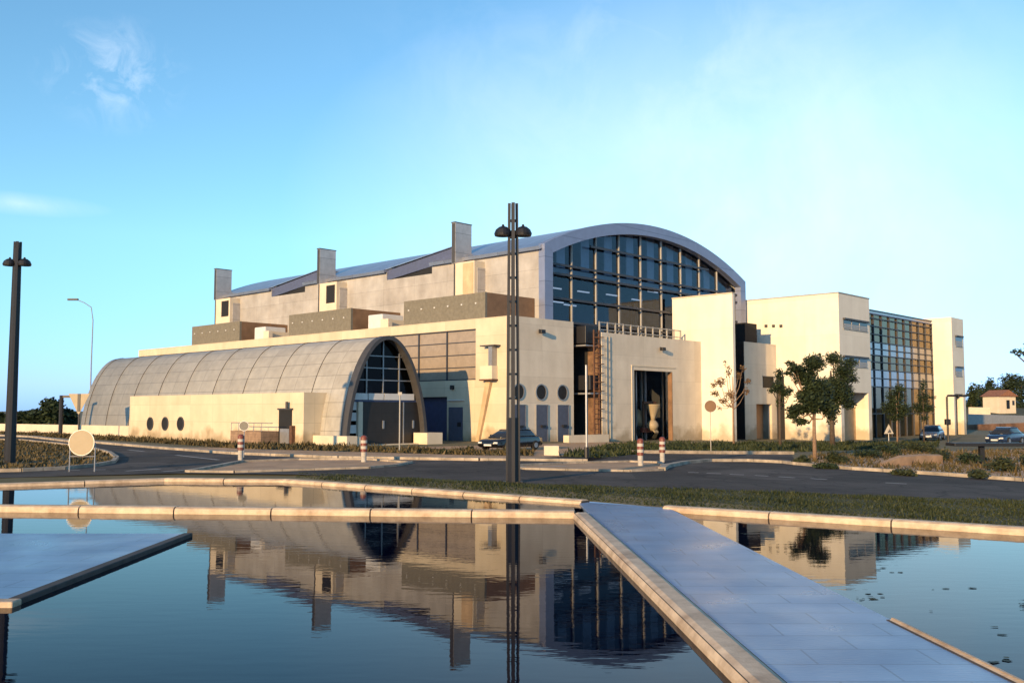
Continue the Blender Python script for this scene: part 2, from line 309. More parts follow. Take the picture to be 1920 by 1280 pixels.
def cloud(px, py, spread, stretch, prev, amt, scale, lo=0.46, hi=0.72):
    d = ray(px, py).normalized()
    vs = N.new('ShaderNodeVectorMath'); vs.operation = 'SUBTRACT'; vs.inputs[1].default_value = d; L.new(tc.outputs['Generated'], vs.inputs[0])
    vm = N.new('ShaderNodeVectorMath'); vm.operation = 'MULTIPLY'; vm.inputs[1].default_value = stretch; L.new(vs.outputs[0], vm.inputs[0])
    ln = N.new('ShaderNodeVectorMath'); ln.operation = 'LENGTH'; L.new(vm.outputs[0], ln.inputs[0])
    mr = N.new('ShaderNodeMapRange'); mr.inputs['From Min'].default_value = 0; mr.inputs['From Max'].default_value = spread; mr.inputs['To Min'].default_value = 1; mr.inputs['To Max'].default_value = 0
    L.new(ln.outputs['Value'], mr.inputs['Value'])
    no = N.new('ShaderNodeTexNoise'); no.inputs['Scale'].default_value = scale; no.inputs['Detail'].default_value = 7; no.inputs['Roughness'].default_value = 0.62; no.inputs['Distortion'].default_value = 0.6
    L.new(tc.outputs['Generated'], no.inputs['Vector'])
    r2 = N.new('ShaderNodeMapRange'); r2.inputs['From Min'].default_value = lo; r2.inputs['From Max'].default_value = hi; L.new(no.outputs['Fac'], r2.inputs['Value'])
    mu = N.new('ShaderNodeMath'); mu.operation = 'MULTIPLY'; L.new(mr.outputs[0], mu.inputs[0]); L.new(r2.outputs[0], mu.inputs[1])
    m2 = N.new('ShaderNodeMath'); m2.operation = 'MULTIPLY'; m2.inputs[1].default_value = amt; L.new(mu.outputs[0], m2.inputs[0])
    mx = N.new('ShaderNodeMix'); mx.data_type = 'RGBA'; mx.inputs['B'].default_value = (6.5, 6.8, 7.2, 1)
    L.new(m2.outputs[0], mx.inputs['Factor']); L.new(prev, mx.inputs['A']); return mx.outputs['Result']
c = cloud(215, 140, 0.075, (1, 1, 1.3), bt_.outputs['Result'], 0.38, 26)
c = cloud(40, 382, 0.08, (1, 1, 7), c, 0.40, 7, 0.3, 0.7)
c = cloud(1380, 400, 0.46, (1, 1, 1.9), c, 0.60, 2.2, 0.1, 0.62)
c = cloud(1250, 120, 0.35, (1, 1, 2.5), c, 0.16, 11)
L.new(c, bg.inputs['Color'])
SC.view_settings.view_transform = 'Standard'; SC.view_settings.look = 'None'; SC.view_settings.exposure = 0.5; SC.view_settings.gamma = 1

# ------------------------------------------------------------------ ground
def sheet(name, ring, dz, m, kind='structure', flat=None):
    b = MB(); b.poly([Vector((p[0], p[1], 0)) for p in ring])
    bmesh.ops.triangulate(b.bm, faces=b.bm.faces[:])
    for X in (0, 30):
        bmesh.ops.bisect_plane(b.bm, geom=b.bm.verts[:]+b.bm.edges[:]+b.bm.faces[:], plane_co=(X, 0, 0), plane_no=(1, 0, 0))
    for v in b.bm.verts: v.co.z = (gz(v.co.x) if flat is None else flat)+dz
    b.bm.normal_update()
    for f in b.bm.faces:
        if f.normal.z < 0: f.normal_flip()
    return tag(b.build(name, m, fixn=False), kind=kind)
# pool outline in plan
KP = 1.0732; PZ = -0.15                              # pool rim stands a little below the street
def V2(x, y): return Vector((x*KP, y*KP))
CB = [V2(-60, 14), V2(-14.6, 27.4), V2(-10.6, 29.6), V2(-6.8, 29.2), V2(1.7, 22.4), V2(9.2, 17.1), V2(34, -0.5)]   # back coping line
gb_ = MB(); gq = [Vector((-67, -60))]+[Vector((p.x, p.y+0.15)) for p in CB]+[Vector((37, -60))]; g2 = [Vector((-69, -60))]+[Vector((p.x-(2 if p.x < -50 else 0)+(2 if p.x > 30 else 0), p.y+1.3)) for p in CB]+[Vector((39, -60))]
gf = [(-5000, -60), (-5000, 3000), (-2200, 5000), (-1200, 5000), (-600, 5000), (-200, 5000), (400, 5000), (5000, 5000), (5000, -60)]
for i in range(len(gq)-1):
    gb_.poly([(*gq[i], -0.11), (*gq[i+1], -0.11), (*g2[i+1], 0)]); gb_.poly([(*gq[i], -0.11), (*g2[i+1], 0), (*g2[i], 0)]); gb_.poly([(*g2[i], 0), (*g2[i+1], 0), (*gf[i+1], 0), (*gf[i], 0)])
for X in (0, 30): bmesh.ops.bisect_plane(gb_.bm, geom=gb_.bm.verts[:]+gb_.bm.edges[:]+gb_.bm.faces[:], plane_co=(X, 0, 0), plane_no=(1, 0, 0))
for v in gb_.bm.verts: v.co.z += gz(v.co.x)
gb_.bm.normal_update()
for f in gb_.bm.faces:
    if f.normal.z < 0: f.normal_flip()
tag(gb_.build('ground', M['ground'], fixn=False), kind='structure')
sheet('pool_basin', [(-67, -60), (37, -60)]+[(p.x, p.y+0.2) for p in CB[::-1]], -1.1, M['poolfloor'], flat=0)
# water levels: the big pools, and the higher channel between the two copings
CF = [V2(-60, 24.6), V2(-11.4, 21.2), V2(1.3, 19.95)]           # front coping line
sheet('water', [V2(*q) for q in ((-62, 3.0), (31, 3.0), (9.2, 17.1), (3.3, 21.2), (1.35, 20.2), (-11.4, 21.3), (-60, 24.7))], -0.24, M['water'], flat=0)
sheet('channel_water', [V2(*q) for q in ((-60, 24.6), (-11.4, 21.2), (1.3, 19.95), (1.7, 22.4), (-6.8, 29.2), (-10.6, 29.6), (-14.6, 27.4), (-31, 22.6))], -0.20, M['water'], flat=0)
tag(B(-67, 37, -8, 3.1, -1.1, -0.12).build('pavement', M['sand']), kind='structure')

def coping(name, label, line, w, z0, z1, step, cat='coping', inset=0.03):
    r = thing(name, label, cat, (line[0].x, line[0].y, 0), base=(line[0].x, line[0].y, 0))
    st = MB(); jn = MB()
    prof = [(-w/2, z0), (-w/2, z1-0.09), (-w/2+0.03, z1-0.03), (-w/2+0.10, z1), (w/2-0.10, z1), (w/2-0.03, z1-0.03), (w/2, z1-0.09), (w/2, z0)]
    for a, b in zip(line, line[1:]):
        d = (b-a); Ln = d.length; d.normalize(); nrm = Vector((-d.y, d.x)); k = max(1, round(Ln/step)); sl_ = Ln/k
        for i in range(k):
            p = a+d*(i*sl_+0.018); q = a+d*((i+1)*sl_-0.018); h = R.uniform(-0.006, 0.006)
            st.loft([[Vector((e.x+nrm.x*u, e.y+nrm.y*u, v+(h if v > z0 else 0))) for u, v in prof] for e in (p, q)])
        jn.loft([[Vector((e.x+nrm.x*u, e.y+nrm.y*u, v)) for u, v in ((-w/2+inset, z0), (-w/2+inset, z1-inset), (w/2-inset, z1-inset), (w/2-inset, z0))] for e in (a, b)])
    st.build('stone', M['coping'], r); jn.build('joint', M['joint'], r); return r
coping('pool_coping', 'pale rounded stone coping at the far left edge of the channel, bent in the middle', CB[:5], 0.40, -0.9, 0.06+PZ, 2.0)
coping('pool_coping', 'pale rounded stone coping between the channel and the dark left pool', CF, 0.42, -0.9, 0.06+PZ, 2.15)
coping('pool_coping', 'pale rounded stone coping bordering the grass behind the right hand pool', [V2(3.35, 21.15), V2(9.2, 17.1), V2(34, -0.5)], 0.40, -0.9, 0.05+PZ, 2.6)
coping('walkway_curb', 'long pale stone curb running along the left side of the wet walkway', [V2(1.42, 19.75), V2(1.98, 7.2), V2(2.18, 2.9)], 0.38, -0.9, 0.05+PZ, 60)
coping('walkway_curb', 'narrow worn curb along the right side of the wet walkway', [V2(3.85, 9.9), V2(3.97, 7.4), V2(4.18, 2.9)], 0.17, -0.9, 0.012+PZ, 60, inset=0.02)
tag(MB().prism([(*V2(x, y), -1.0) for x, y in ((1.58, 19.9), (1.55, 22.35), (1.72, 22.5), (3.42, 21.2), (3.77, 11.6), (3.97, 7.2), (4.17, 2.9), (2.36, 2.9), (2.16, 7.2))], (0, 0, 0.985+PZ)).build('wet_walkway', M['film']), kind='structure')
tag(B(-43, -5.72*KP, 11.05*KP, 16.9*KP, -1.0, -0.03+PZ).build('wet_platform', M['film']), kind='structure')
pl = tag(MB().box(-43, -5.55*KP, 10.85*KP, 11.06*KP, -1.0, -0.02+PZ).build('platform_curb', M['coping'], bevel=0.02), 'pale stone curb along the near edge of the wet platform', 'curb')
tag(MB().box(-5.719*KP, -5.56*KP, 11.061*KP, 16.92*KP, -1.0, -0.02+PZ).build('platform_curb', M['slab_shade'], bevel=0.015), 'dark shaded curb along the right edge of the wet platform', 'curb')  # near-black colour stands in for the shade on this side

# floating leaves in the right hand pool
fl = MB()
for i in range(34):
    px, py = R.choice([(1620, 1118), (1610, 1125), (1790, 1100), (1400, 975), (1900, 1230), (1750, 1150), (1850, 1180), (1870, 1240), (1680, 1070), (1395, 1000)])
    p = at_z(px+R.gauss(0, 22), py+R.gauss(0, 5), -0.236)
    n = R.randint(5, 8); r0 = R.uniform(0.015, 0.055); a0 = R.random()*6
    fl.poly([(p.x+math.cos(a0+2*math.pi*k/n)*r0*R.uniform(0.6, 1.5), p.y+math.sin(a0+2*math.pi*k/n)*r0*R.uniform(0.6, 1.5)*0.7, -0.236+0.0002*i) for k in range(n)])
tag(fl.build('floating_leaves', M['leaf_mid']), kind='stuff', label='dark wet leaves floating on the right hand pool', cat='leaves')

def G(*px): return [gp(x, y) for x, y in px]
near_edge = [Vector((-70, 16.6)), Vector((-17, 30.0)), Vector((-11.4, 32.6)), Vector((-7.3, 32.1)), Vector((0.3, 28.3)), Vector((13.6, 25.6)), Vector((60, 15))]
far_edge = G((2600, 935), (1920, 901), (1600, 880), (1492, 868), (1485, 852), (1180, 850), (1100, 866), (900, 864), (640, 860), (440, 852), (300, 841.5), (180, 831), (130, 829), (60, 820.5), (0, 818))+[Vector((-110, 82, 0))]
sheet('road', near_edge+far_edge, 0.004, M['asphalt'])
sheet('forecourt', G((640, 860), (900, 864), (1100, 866), (1180, 850), (1480, 852), (1500, 835), (1300, 829), (1100, 829), (950, 834), (640, 840), (300, 838)), 0.003, M['sand'])
isl = G((-300, 850), (-60, 824), (40, 826), (110, 833), (170, 841), (205, 850), (219, 860), (212, 868), (180, 874), (120, 880), (40, 884), (-60, 886), (-300, 888))
sheet('traffic_island', isl, 0.008, M['soil'])
isl2 = G((352, 885), (400, 876), (452, 866), (560, 862), (690, 862), (770, 868), (740, 874), (690, 878), (560, 882), (440, 886))
sheet('paved_island', isl2, 0.008, M['sand'])
isl3 = G((965, 874), (1060, 869), (1180, 866), (1236, 868), (1246, 876), (1240, 882), (1180, 884), (1060, 882), (985, 880))
sheet('paved_island', isl3, 0.008, M['sand'])
def kerb(pts, w=0.16, h=0.10, m='kerb', name='kerb'):
    b = MB()
    for p, q in zip(pts, pts[1:]):
        p = Vector((p.x, p.y)); q = Vector((q.x, q.y)); d = (q-p).normalized(); n = Vector((-d.y, d.x))*w/2; e = d*0.0
        b.loft([[(c.x+n.x*u, c.y+n.y*u, gz(c.x)+z) for u, z in ((-1, -0.1), (-1, h), (1, h), (1, -0.1))] for c in (p-e, q+e)])
    return tag(b.build(name, M[m]), kind='structure')
kerb(isl[1:-1], 0.18, 0.12)
kerb(isl2+isl2[:1], 0.2, 0.08)
kerb(isl3+isl3[:1], 0.2, 0.08)
kerb(G((0, 817), (60, 819.5), (130, 828), (180, 830), (300, 840.5), (440, 851), (640, 859), (900, 863), (1100, 865)), 0.5, 0.12)
kerb(G((1241, 882), (1250, 876), (1285, 869), (1330, 865), (1400, 865), (1470, 868), (1492, 871), (1600, 880.5), (1750, 890), (1920, 902), (2200, 918)), 0.28, 0.13)
kerb(G((1178, 849), (1250, 849.5), (1350, 850.5), (1485, 851)), 0.4, 0.16)
mk = MB()
def dash(x0, y0, x1, y1, wd=0.13):
    p, q = gp(x0, y0), gp(x1, y1); d = (q-p); d.z = 0; d.normalize(); n = Vector((-d.y, d.x, 0))*wd/2
    mk.poly([(c.x, c.y, gz(c.x)+0.009) for c in (p-n, q-n, q+n, p+n)])
for a in ((42, 882.2, 60, 882), (88, 881.8, 108, 881.5), (130, 881.2, 150, 881), (175, 880.6, 198, 880.3), (236, 883, 300, 879), (305, 884, 345, 881.5), (700, 874, 745, 873.2), (1010, 875, 1062, 873.5),
          (1290, 885.5, 1310, 886), (1325, 887, 1352, 888), (1368, 889, 1395, 890), (1415, 891, 1440, 892.5), (1460, 893.5, 1490, 895.5), (1520, 897, 1550, 899), (240, 843, 270, 846), (330, 853, 410, 862), (1660, 905, 1700, 907)):
    dash(*a, wd=0.2)
tag(mk.build('road_marking', M['marking']), kind='structure')

# ------------------------------------------------------------------ vegetation
def blades(name, ring, n, h, m, label, spread=0.04):
    xs = [p[0] for p in ring]; ys = [p[1] for p in ring]
    def inside(x, y):
        c = False; j = len(ring)-1
        for i in range(len(ring)):
            if (ring[i][1] > y) != (ring[j][1] > y) and x < (ring[j][0]-ring[i][0])*(y-ring[i][1])/(ring[j][1]-ring[i][1])+ring[i][0]: c = not c
            j = i
        return c
    vs = []; fs = []; k = 0
    while k < n:
        x = R.uniform(min(xs), max(xs)); y = R.uniform(min(ys), max(ys))
        if not inside(x, y): continue
        hh = h*R.uniform(0.5, 1.3)*(0.7+0.5*math.sin(x*1.7+y*0.9)*math.sin(y*1.3-x*0.6)); a = R.random()*6.28; wd = spread*R.uniform(0.6, 1.4); lx = R.gauss(0, hh*0.4); ly = R.gauss(0, hh*0.4); z = gz(x)+(rimz(x, y) if name == 'grass' else 0)
        i = len(vs); vs += [(x-math.cos(a)*wd, y-math.sin(a)*wd, z), (x+math.cos(a)*wd, y+math.sin(a)*wd, z), (x+lx, y+ly, z+max(hh, 0.03))]; fs.append((i, i+1, i+2)); k += 1
    me = bpy.data.meshes.new(name); me.from_pydata(vs, [], fs); me.materials.append(m)
    o = bpy.data.objects.new(name, me); COL.objects.link(o); return tag(o, label, 'grass', kind='stuff')
lawn = [Vector((-7.1, 31.65)), Vector((1.9, 24.25)), Vector((9.95, 18.62)), Vector((17.0, 13.7)), Vector((24, 22.5)), Vector((13.6, 25.5)), Vector((0.3, 28.2)), Vector((-7.2, 32.7))]
def rimz(x, y):
    for a, c in zip(CB, CB[1:]):
        if a.x <= x <= c.x: return -0.11*min(1, max(0, 1-(y-(a.y+(c.y-a.y)*(x-a.x)/(c.x-a.x))-.15)/1.15))
    return 0
sheet('lawn', [Vector((-7.1, 32.9)), Vector((1.8, 25.4)), Vector((9.9, 19.75)), Vector((17.2, 14.8))]+lawn[4:7], 0.006, M['soil'])
blades('grass', lawn, 46000, 0.085, M['grass'], 'short dark green grass between the right pool coping and the road', 0.018)
blades('island_grass', isl, 9000, 0.16, M['grass_dry'], 'tufted grass on the rounded island at the left', 0.05)
v1 = G((-40, 811), (140, 822), (240, 827), (450, 841), (640, 846), (880, 853), (1000, 855), (1000, 848), (870, 846), (640, 839), (440, 833), (240, 822), (130, 816), (-40, 808))
sheet('verge', v1, 0.007, M['soil']); blades('verge_grass', v1, 11000, 0.30, M['grass_dry'], 'rough grass verge in front of the tunnel shaped building', 0.07)
v2 = G((1050, 856), (1130, 858), (1230, 848), (1480, 848), (1640, 842), (1760, 838), (1760, 830), (1640, 830), (1300, 831), (1150, 832))
sheet('verge', v2, 0.007, M['soil']); blades('verge_grass', v2, 9000, 0.28, M['grass'], 'rough green verge in front of the entrance and offices', 0.08)
v3 = G((1484, 867), (1530, 852), (1640, 846), (1920, 842), (2300, 850), (2300, 915), (1920, 898), (1600, 877))
sheet('mound', v3, 0.007, M['sand']); blades('mound_grass', v3, 8000, 0.26, M['grass_dry'], 'dry tufts on the planted bank at the right roadside', 0.05)

def foliage(blobs, n, leaf, seed):
    q = random.Random(seed); vs = []; fs = []; tot = sum(b[3]*b[4]*b[5] for b in blobs)
    for (x, y, z, rx, ry, rz) in blobs:
        for _ in range(max(8, int(n*rx*ry*rz/tot))):
            d = Vector((q.gauss(0, 1), q.gauss(0, 1), q.gauss(0, 1))).normalized()*(q.random()**0.55)*q.uniform(0.8, 1.3)
            c = Vector((x+d.x*rx, y+d.y*ry, z+d.z*rz)); u = Vector((q.gauss(0, 1), q.gauss(0, 1), q.gauss(0, 1))).normalized(); v = u.orthogonal().normalized(); l = leaf*q.uniform(0.6, 1.4)
            i = len(vs); vs += [c-u*l, c+v*l*0.5, c+u*l, c-v*l*0.5]; fs.append((i, i+1, i+2, i+3))
    return vs, fs
def tree(name, label, p, h, blobs, n, leaf, m, tr=0.08, bark='bark', group=None, seed=1, cat='tree', fork=0.45, lean=0.0):
    o = thing(name, label, cat, p, group=group); q = random.Random(seed+99)
    b = MB(); top = Vector((lean, 0, h*0.8))
    b.tube([(0, 0, -0.1), (lean*0.2, 0.01, h*0.25), (lean*0.5, -0.02, h*fork), tuple(top)], [tr*1.25, tr, tr*0.85, tr*0.3], 8)
    for (x, y, z, rx, ry, rz) in blobs:
        f = q.uniform(0.7, 1.0)*h*fork; s0 = Vector((lean*0.5*f/(h*fork), 0, f)); e = Vector((x, y, z)); mid = s0.lerp(e, 0.5)+Vector((q.gauss(0, .06), q.gauss(0, .06), -0.08*h*q.random()))
        if (e-s0).length > 0.3: b.tube([s0, mid, e], [tr*0.5, tr*0.35, tr*0.12], 6)
    b.build('trunk', M[bark], o, smooth=True)
    vs, fs = foliage(blobs, n, leaf, seed); me = bpy.data.meshes.new('crown'); me.from_pydata([tuple(v) for v in vs], [], fs); me.materials.append(M[m])
    c = bpy.data.objects.new('crown', me); COL.objects.link(c); c.parent = o; return o
def shrub(label, p, blobs, n, leaf, m, group=None, seed=1, name='shrub'):
    o = thing(name, label, 'shrub', p, group=group); b = MB(); q = random.Random(seed)
    for (x, y, z, rx, ry, rz) in blobs: b.tube([(x*0.08, y*0.08, -0.05), (x*0.6, y*0.6, z*0.5), (x, y, z)], [0.06, 0.02, 0.008], 5)
    b.build('stem', M['bark'], o)
    vs, fs = foliage(blobs, n, leaf, seed); me = bpy.data.meshes.new('leaves'); me.from_pydata([tuple(v) for v in vs], [], fs); me.materials.append(M[m])
    c = bpy.data.objects.new('leaves', me); COL.objects.link(c); c.parent = o; return o
def blobs_px(base, pts, D):
    out = []
    for (px, py, rx, ry) in pts:
        p = at_d(px, py, D)-base; k = D/F; out.append((p.x, R.uniform(-0.3, 0.3)*rx*k*2, p.z, rx*k, rx*k*0.9, ry*k))
    return out
def px_tree(name, label, bx, by, pts, n, leaf, m, tr, bark='bark', seed=1, D=None, fork=0.5, **k):
    base = gp(bx, by) if D is None else Vector((at_d(bx, by, D).x, D, gz(at_d(bx, by, D).x)))
    D = base.y; bl = blobs_px(base, pts, D); h = max(b[2]+b[5] for b in bl)
    return tree(name, label, base, h, bl, n, leaf, M and m, tr, bark, seed=seed, fork=fork, **k)
px_tree('broadleaf_tree', 'leafy dark tree with pale thin trunk rising from the roadside bank', 1528, 862,
        [(1520, 752, 26, 20), (1495, 768, 20, 10), (1540, 735, 24, 22), (1512, 705, 22, 18), (1530, 680, 20, 16), (1492, 690, 16, 8), (1505, 740, 14, 9), (1552, 765, 16, 12), (1483, 681, 9, 5), (1486, 780, 12, 6), (1530, 727, 24, 18), (1478, 700, 10, 5), (1500, 790, 14, 7)], 15000, 0.075, 'leaf_dark', 0.09, 'bark_pale', 3)
px_tree('broadleaf_tree', 'dark stemmed bushy tree standing just behind the pale trunked one', 1561, 838,
        [(1568, 735, 24, 24), (1580, 700, 20, 22), (1566, 672, 16, 13), (1590, 735, 14, 16), (1555, 765, 18, 18), (1594, 680, 12, 9), (1562, 785, 10, 14), (1556, 722, 18, 16), (1588, 757, 14, 10), (1602, 712, 9, 7)], 12000, 0.085, 'leaf_dark', 0.17, 'bark', 5)
px_tree('young_tree', 'nearly leafless reddish young tree before the tall cream wing wall', 1376, 835,
        [(1352, 716, 11, 9), (1342, 738, 9, 6), (1366, 696, 6, 12), (1385, 705, 7, 9), (1402, 714, 8, 6), (1356, 752, 9, 6), (1400, 733, 7, 7), (1370, 740, 10, 10), (1338, 722, 7, 6), (1392, 690, 6, 6), (1360, 680, 4, 7), (1348, 765, 6, 4)], 1000, 0.075, 'leaf_dry', 0.07, 'bark_pale', 8, fork=0.55)
px_tree('slim_tree', 'slim dark young tree beside the low doorway wing', 1463, 836,
        [(1462, 702, 9, 12), (1458, 725, 12, 12), (1470, 735, 12, 12), (1446, 732, 8, 5), (1464, 755, 8, 14), (1482, 733, 7, 6)], 2200, 0.08, 'leaf_dark', 0.10, 'bark', 9, fork=0.6)
px_tree('small_tree', 'small pointed tree before the white right end of the offices', 1733, 832,
        [(1732, 722, 7, 12), (1733, 745, 12, 14), (1728, 765, 15, 12), (1744, 765, 10, 9), (1734, 783, 8, 8), (1750, 745, 7, 4)], 3000, 0.075, 'leaf_dark', 0.05, 'bark', 11, fork=0.55)
px_tree('small_tree', 'dark bushy young tree against the shaded office glass', 1683, 834,
        [(1684, 745, 18, 17), (1674, 765, 18, 14), (1694, 768, 16, 13), (1686, 728, 11, 9), (1680, 782, 14, 8)], 4200, 0.09, 'leaf_dark', 0.07, 'bark_pale', 12, fork=0.5)
px_tree('broadleaf_tree', 'tree at the right edge whose long bough reaches into view', 1990, 885,
        [(1912, 660, 22, 7), (1900, 659, 12, 4), (1960, 650, 36, 22), (2010, 640, 50, 40), (1940, 668, 22, 8)], 2600, 0.07, 'leaf_dark', 0.12, 'bark', 13, D=34, fork=0.6)
# far trees on the left behind the boundary wall
for i, (px, py, rx, ry, lb) in enumerate([(103, 768, 22, 20, 'round dark tree, tallest above the far left wall'), (68, 780, 24, 12, 'low spreading tree behind the far left wall'), (38, 783, 22, 10, 'dark tree behind the far left wall beside the tall lamp'), (132, 783, 12, 12, 'small dark tree near the tunnel end behind the wall'), (-20, 784, 40, 12, 'dark tree just outside the left edge')]):
    D = 128+i*3; base = at_d(px, 800, D); base.z = 0
    tree('distant_tree', lb, base, (EYE+(770-py+ry)*D/F), blobs_px(base, [(px, py, rx, ry), (px-rx*.6, py+ry*.5, rx*.6, ry*.6), (px+rx*.6, py+ry*.45, rx*.55, ry*.6), (px, py+ry*.9, rx*.8, ry*.6)], D), 1500, 0.32, 'leaf_dark', 0.3, seed=20+i, group='trees beyond the left wall')
# wooded rise on the right
b = MB(); X0, X1 = 60, 260; nx = 28; rows = [(150, 0), (175, 1.2), (205, 3.6), (240, 5.2), (300, 5.0), (420, 3.0), (700, -2)]
grid = [[b.bm.verts.new((X0+(X1-X0)*i/nx*(y/150), y, -0.62+z*(0.75+0.3*math.sin(i*0.9+y))*min(1, i/3.0))) for i in range(nx+1)] for y, z in rows]
for r0, r1 in zip(grid, grid[1:]):
    for i in range(nx): b.bm.faces.new((r0[i], r0[i+1], r1[i+1], r1[i]))
tag(b.build('hills', M['soil'], smooth=True), kind='structure')
hv = [(1822, 742, 10, 22), (1838, 738, 12, 20), (1856, 726, 9, 18), (1848, 745, 14, 22), (1870, 738, 12, 20), (1886, 730, 13, 18), (1903, 712, 20, 13), (1918, 728, 20, 22), (1898, 752, 16, 18), (1940, 718, 26, 28), (1980, 735, 34, 30), (1828, 762, 14, 12), (1912, 765, 18, 14)]
for i, (px, py, rx, ry) in enumerate(hv):
    D = 200+(i*37 % 40); base = at_d(px, 790, D)
    names = ['dark conifer on the wooded rise at the far right', 'wide dark tree on the wooded rise beyond the parked cars', 'tall dark tree topping the rise beside the white house']
    tree('hillside_tree', names[0 if rx < 11 else (1 if ry < 20 else 2)], base, (790-py+ry)*D/F, blobs_px(base, [(px, py, rx, ry), (px-rx*.5, py+ry*.7, rx*.7, ry*.5), (px+rx*.5, py+ry*.6, rx*.7, ry*.5)], D), 1200, 0.30, 'leaf_dark', 0.25, seed=40+i, group='trees on the wooded rise at right')
# white house on the rise
p = at_d(1874, 768, 190); hs_ = thing('white_house', 'small white house with brown tiled roof among dark trees at right', 'house', (p.x, p.y, p.z), rad(20))
wd = 4.2; hb = MB().box(-wd/2, wd/2, -2, 2, -3, 2.6); hb.build('wall', M['cream_plain'], hs_)
MB().prism([(-wd/2-.4, -2.4, 2.61), (wd/2+.4, -2.4, 2.61), (0, -2.4, 3.9)], (0, 4.8, 0)).build('roof', M['tile'], hs_)
MB().box(-0.3, 0.5, -2.05, -1.9, 0.2, 1.9).build('door', M['dark'], hs_); MB().box(1.2, 1.75, -2.04, -1.9, 0.9, 1.8).build('window', M['pane'], hs_)
def dwall(label, x0, y0, x1, y1, D0, D1, hpx, m, name='garden_wall'):
    p = at_d(x0, y0, D0); q = at_d(x1, y1, D1); d = (q-p); h = hpx*D0/F; n = Vector((-d.y, d.x, 0)).normalized()*0.15
    o = MB().prism([p-n-Vector((0, 0, h+3)), q-n-Vector((0, 0, h+3)), q-n, p-n], n*2); base = p.copy()
    return tag(o.build(name, M[m], base=base), label, 'wall')
dwall('pale low wall left of the white house on the rise', 1816, 763, 1856, 764, 178, 178, 5, 'cream_plain')
dwall('long grey retaining wall below the white house', 1816, 776, 1925, 779, 160, 150, 5, 'galv')
dwall('rough reddish earth bank wall behind the parked cars', 1812, 796, 1990, 790, 140, 120, 26, 'earth', 'earth_wall')
wa, wb_ = gp(-70, 808.5), gp(241, 820.5); wn_ = Vector((-(wb_-wa).y, (wb_-wa).x, 0)).normalized()*.25
tag(MB().prism([wa-Vector((0, 0, .3)), wb_-Vector((0, 0, .3)), wb_+Vector((0, 0, .93)), wa+Vector((0, 0, .86))], wn_).build('boundary_wall', M['cream_plain']), 'long low cream boundary wall running left from the tunnel building', 'wall')

# shrubs on the right bank and by the buildings
sh = [(1660, 842, 26, 12), (1705, 836, 24, 12), (1735, 838, 20, 11), (1620, 848, 26, 10), (1575, 856, 20, 12), (1505, 862, 16, 9), (1820, 856, 34, 14), (1880, 868, 30, 16), (1770, 850, 24, 14), (1930, 858, 30, 18), (1700, 884, 26, 7), (1840, 888, 26, 9), (1550, 872, 22, 6)]
for i, (px, py, rx, ry) in enumerate(sh):
    base = gp(px, py+ry); k = base.y/F
    lbs = ['low shrub on the roadside bank near the pale trunk', 'spreading dark shrub in the bed before the offices', 'scrubby bush on the planted bank at the far right']
    shrub(lbs[0 if px < 1600 else (1 if px < 1760 else 2)], base, [(R.uniform(-.7, .7)*rx*k, R.uniform(-.4, .4), ry*k*R.uniform(.5, 1.1), rx*k*R.uniform(.45, .7), rx*k*.5, ry*k*R.uniform(.6, .9)) for _ in range(4)], 700, 0.075, 'leaf_mid' if i % 3 else 'leaf_dark', 'shrubs on the right bank', 70+i)
for i, (px, py, rx, ry) in enumerate([(835, 846, 12, 5), (885, 842, 9, 6), (1330, 836, 12, 6), (1262, 836, 14, 5), (1150, 840, 16, 5), (1425, 838, 14, 6), (1500, 836, 14, 6), (560, 838, 16, 4), (520, 836, 14, 4)]):
    base = gp(px, py+ry); k = base.y/F
    shrub(['low bush at the foot of the tunnel building', 'low bush below the entrance wall', 'low bush before the doorway wing'][0 if px < 900 else (1 if px < 1350 else 2)], base, [(R.uniform(-.7, .7)*rx*k, R.uniform(-.3, .3), ry*k*R.uniform(.5, 1.0), rx*k*.6, rx*k*.4, ry*k*.8) for _ in range(3)], 350, 0.09, 'leaf_mid', 'bushes along the building fronts', 100+i)

# ------------------------------------------------------------------ the vaulted hall
H = bthing('vaulted_hall', 'large cream hall with blue grey barrel roof and arched glass front', 'building', 0, 0)
mb = MB()
mb.box(0, 0.4, 0, 2.97, -1, 8.5); mb.box(0, 0.4, 2.97, 53.65, 7.8, 8.5)
s_g0, _ = on_t(838, 780, 0); s_g1, _ = on_t(782, 780, 0)        # dark gateway behind the tunnel
zg = on_t(815, 744, 0)[1]
mb.box(0, 0.4, 2.97, s_g0, -1, 4.24); mb.box(0, 0.4, s_g0, s_g1, zg, 4.24); mb.box(0, 0.4, s_g1, 53.65, -1, 4.24)
mb.box(0.4, 7.0, 53.25, 53.65, -1, 8.5)
lw = mb.build('side_wall', M['cream'], H)
mb = MB().box(0.402, 7.05, 0, 0.4, -1, 8.56); mb.box(6.65, 7.05, 0.4, 2.25, -1, 8.56); mb.build('front_wall', M['front'], H)
B(0.4, 6.64, 0.4, 53.25, 8.0, 8.25).build('terrace_roof', M['concrete'], H)
B(0.35, 0.39, s_g0, s_g1, -1, zg).build('gate', M['blue'], H)
sp = B(0.17, 0.3, 2.97, 53.3, 4.24, 7.8).build('strip_window', M['strip'], H)
mm = MB()
for k in range(16):
    s = 6.02+3.05*k; mm.box(0.09, 0.165, s-0.06, s+0.06, 4.24, 7.8)
for z in (4.30, 5.15, 6.03, 6.92, 7.74): mm.box(0.12, 0.168, 2.97, 53.3, z-0.03, z+0.03)
mm.build('mullion', M['mull_dark'], sp)
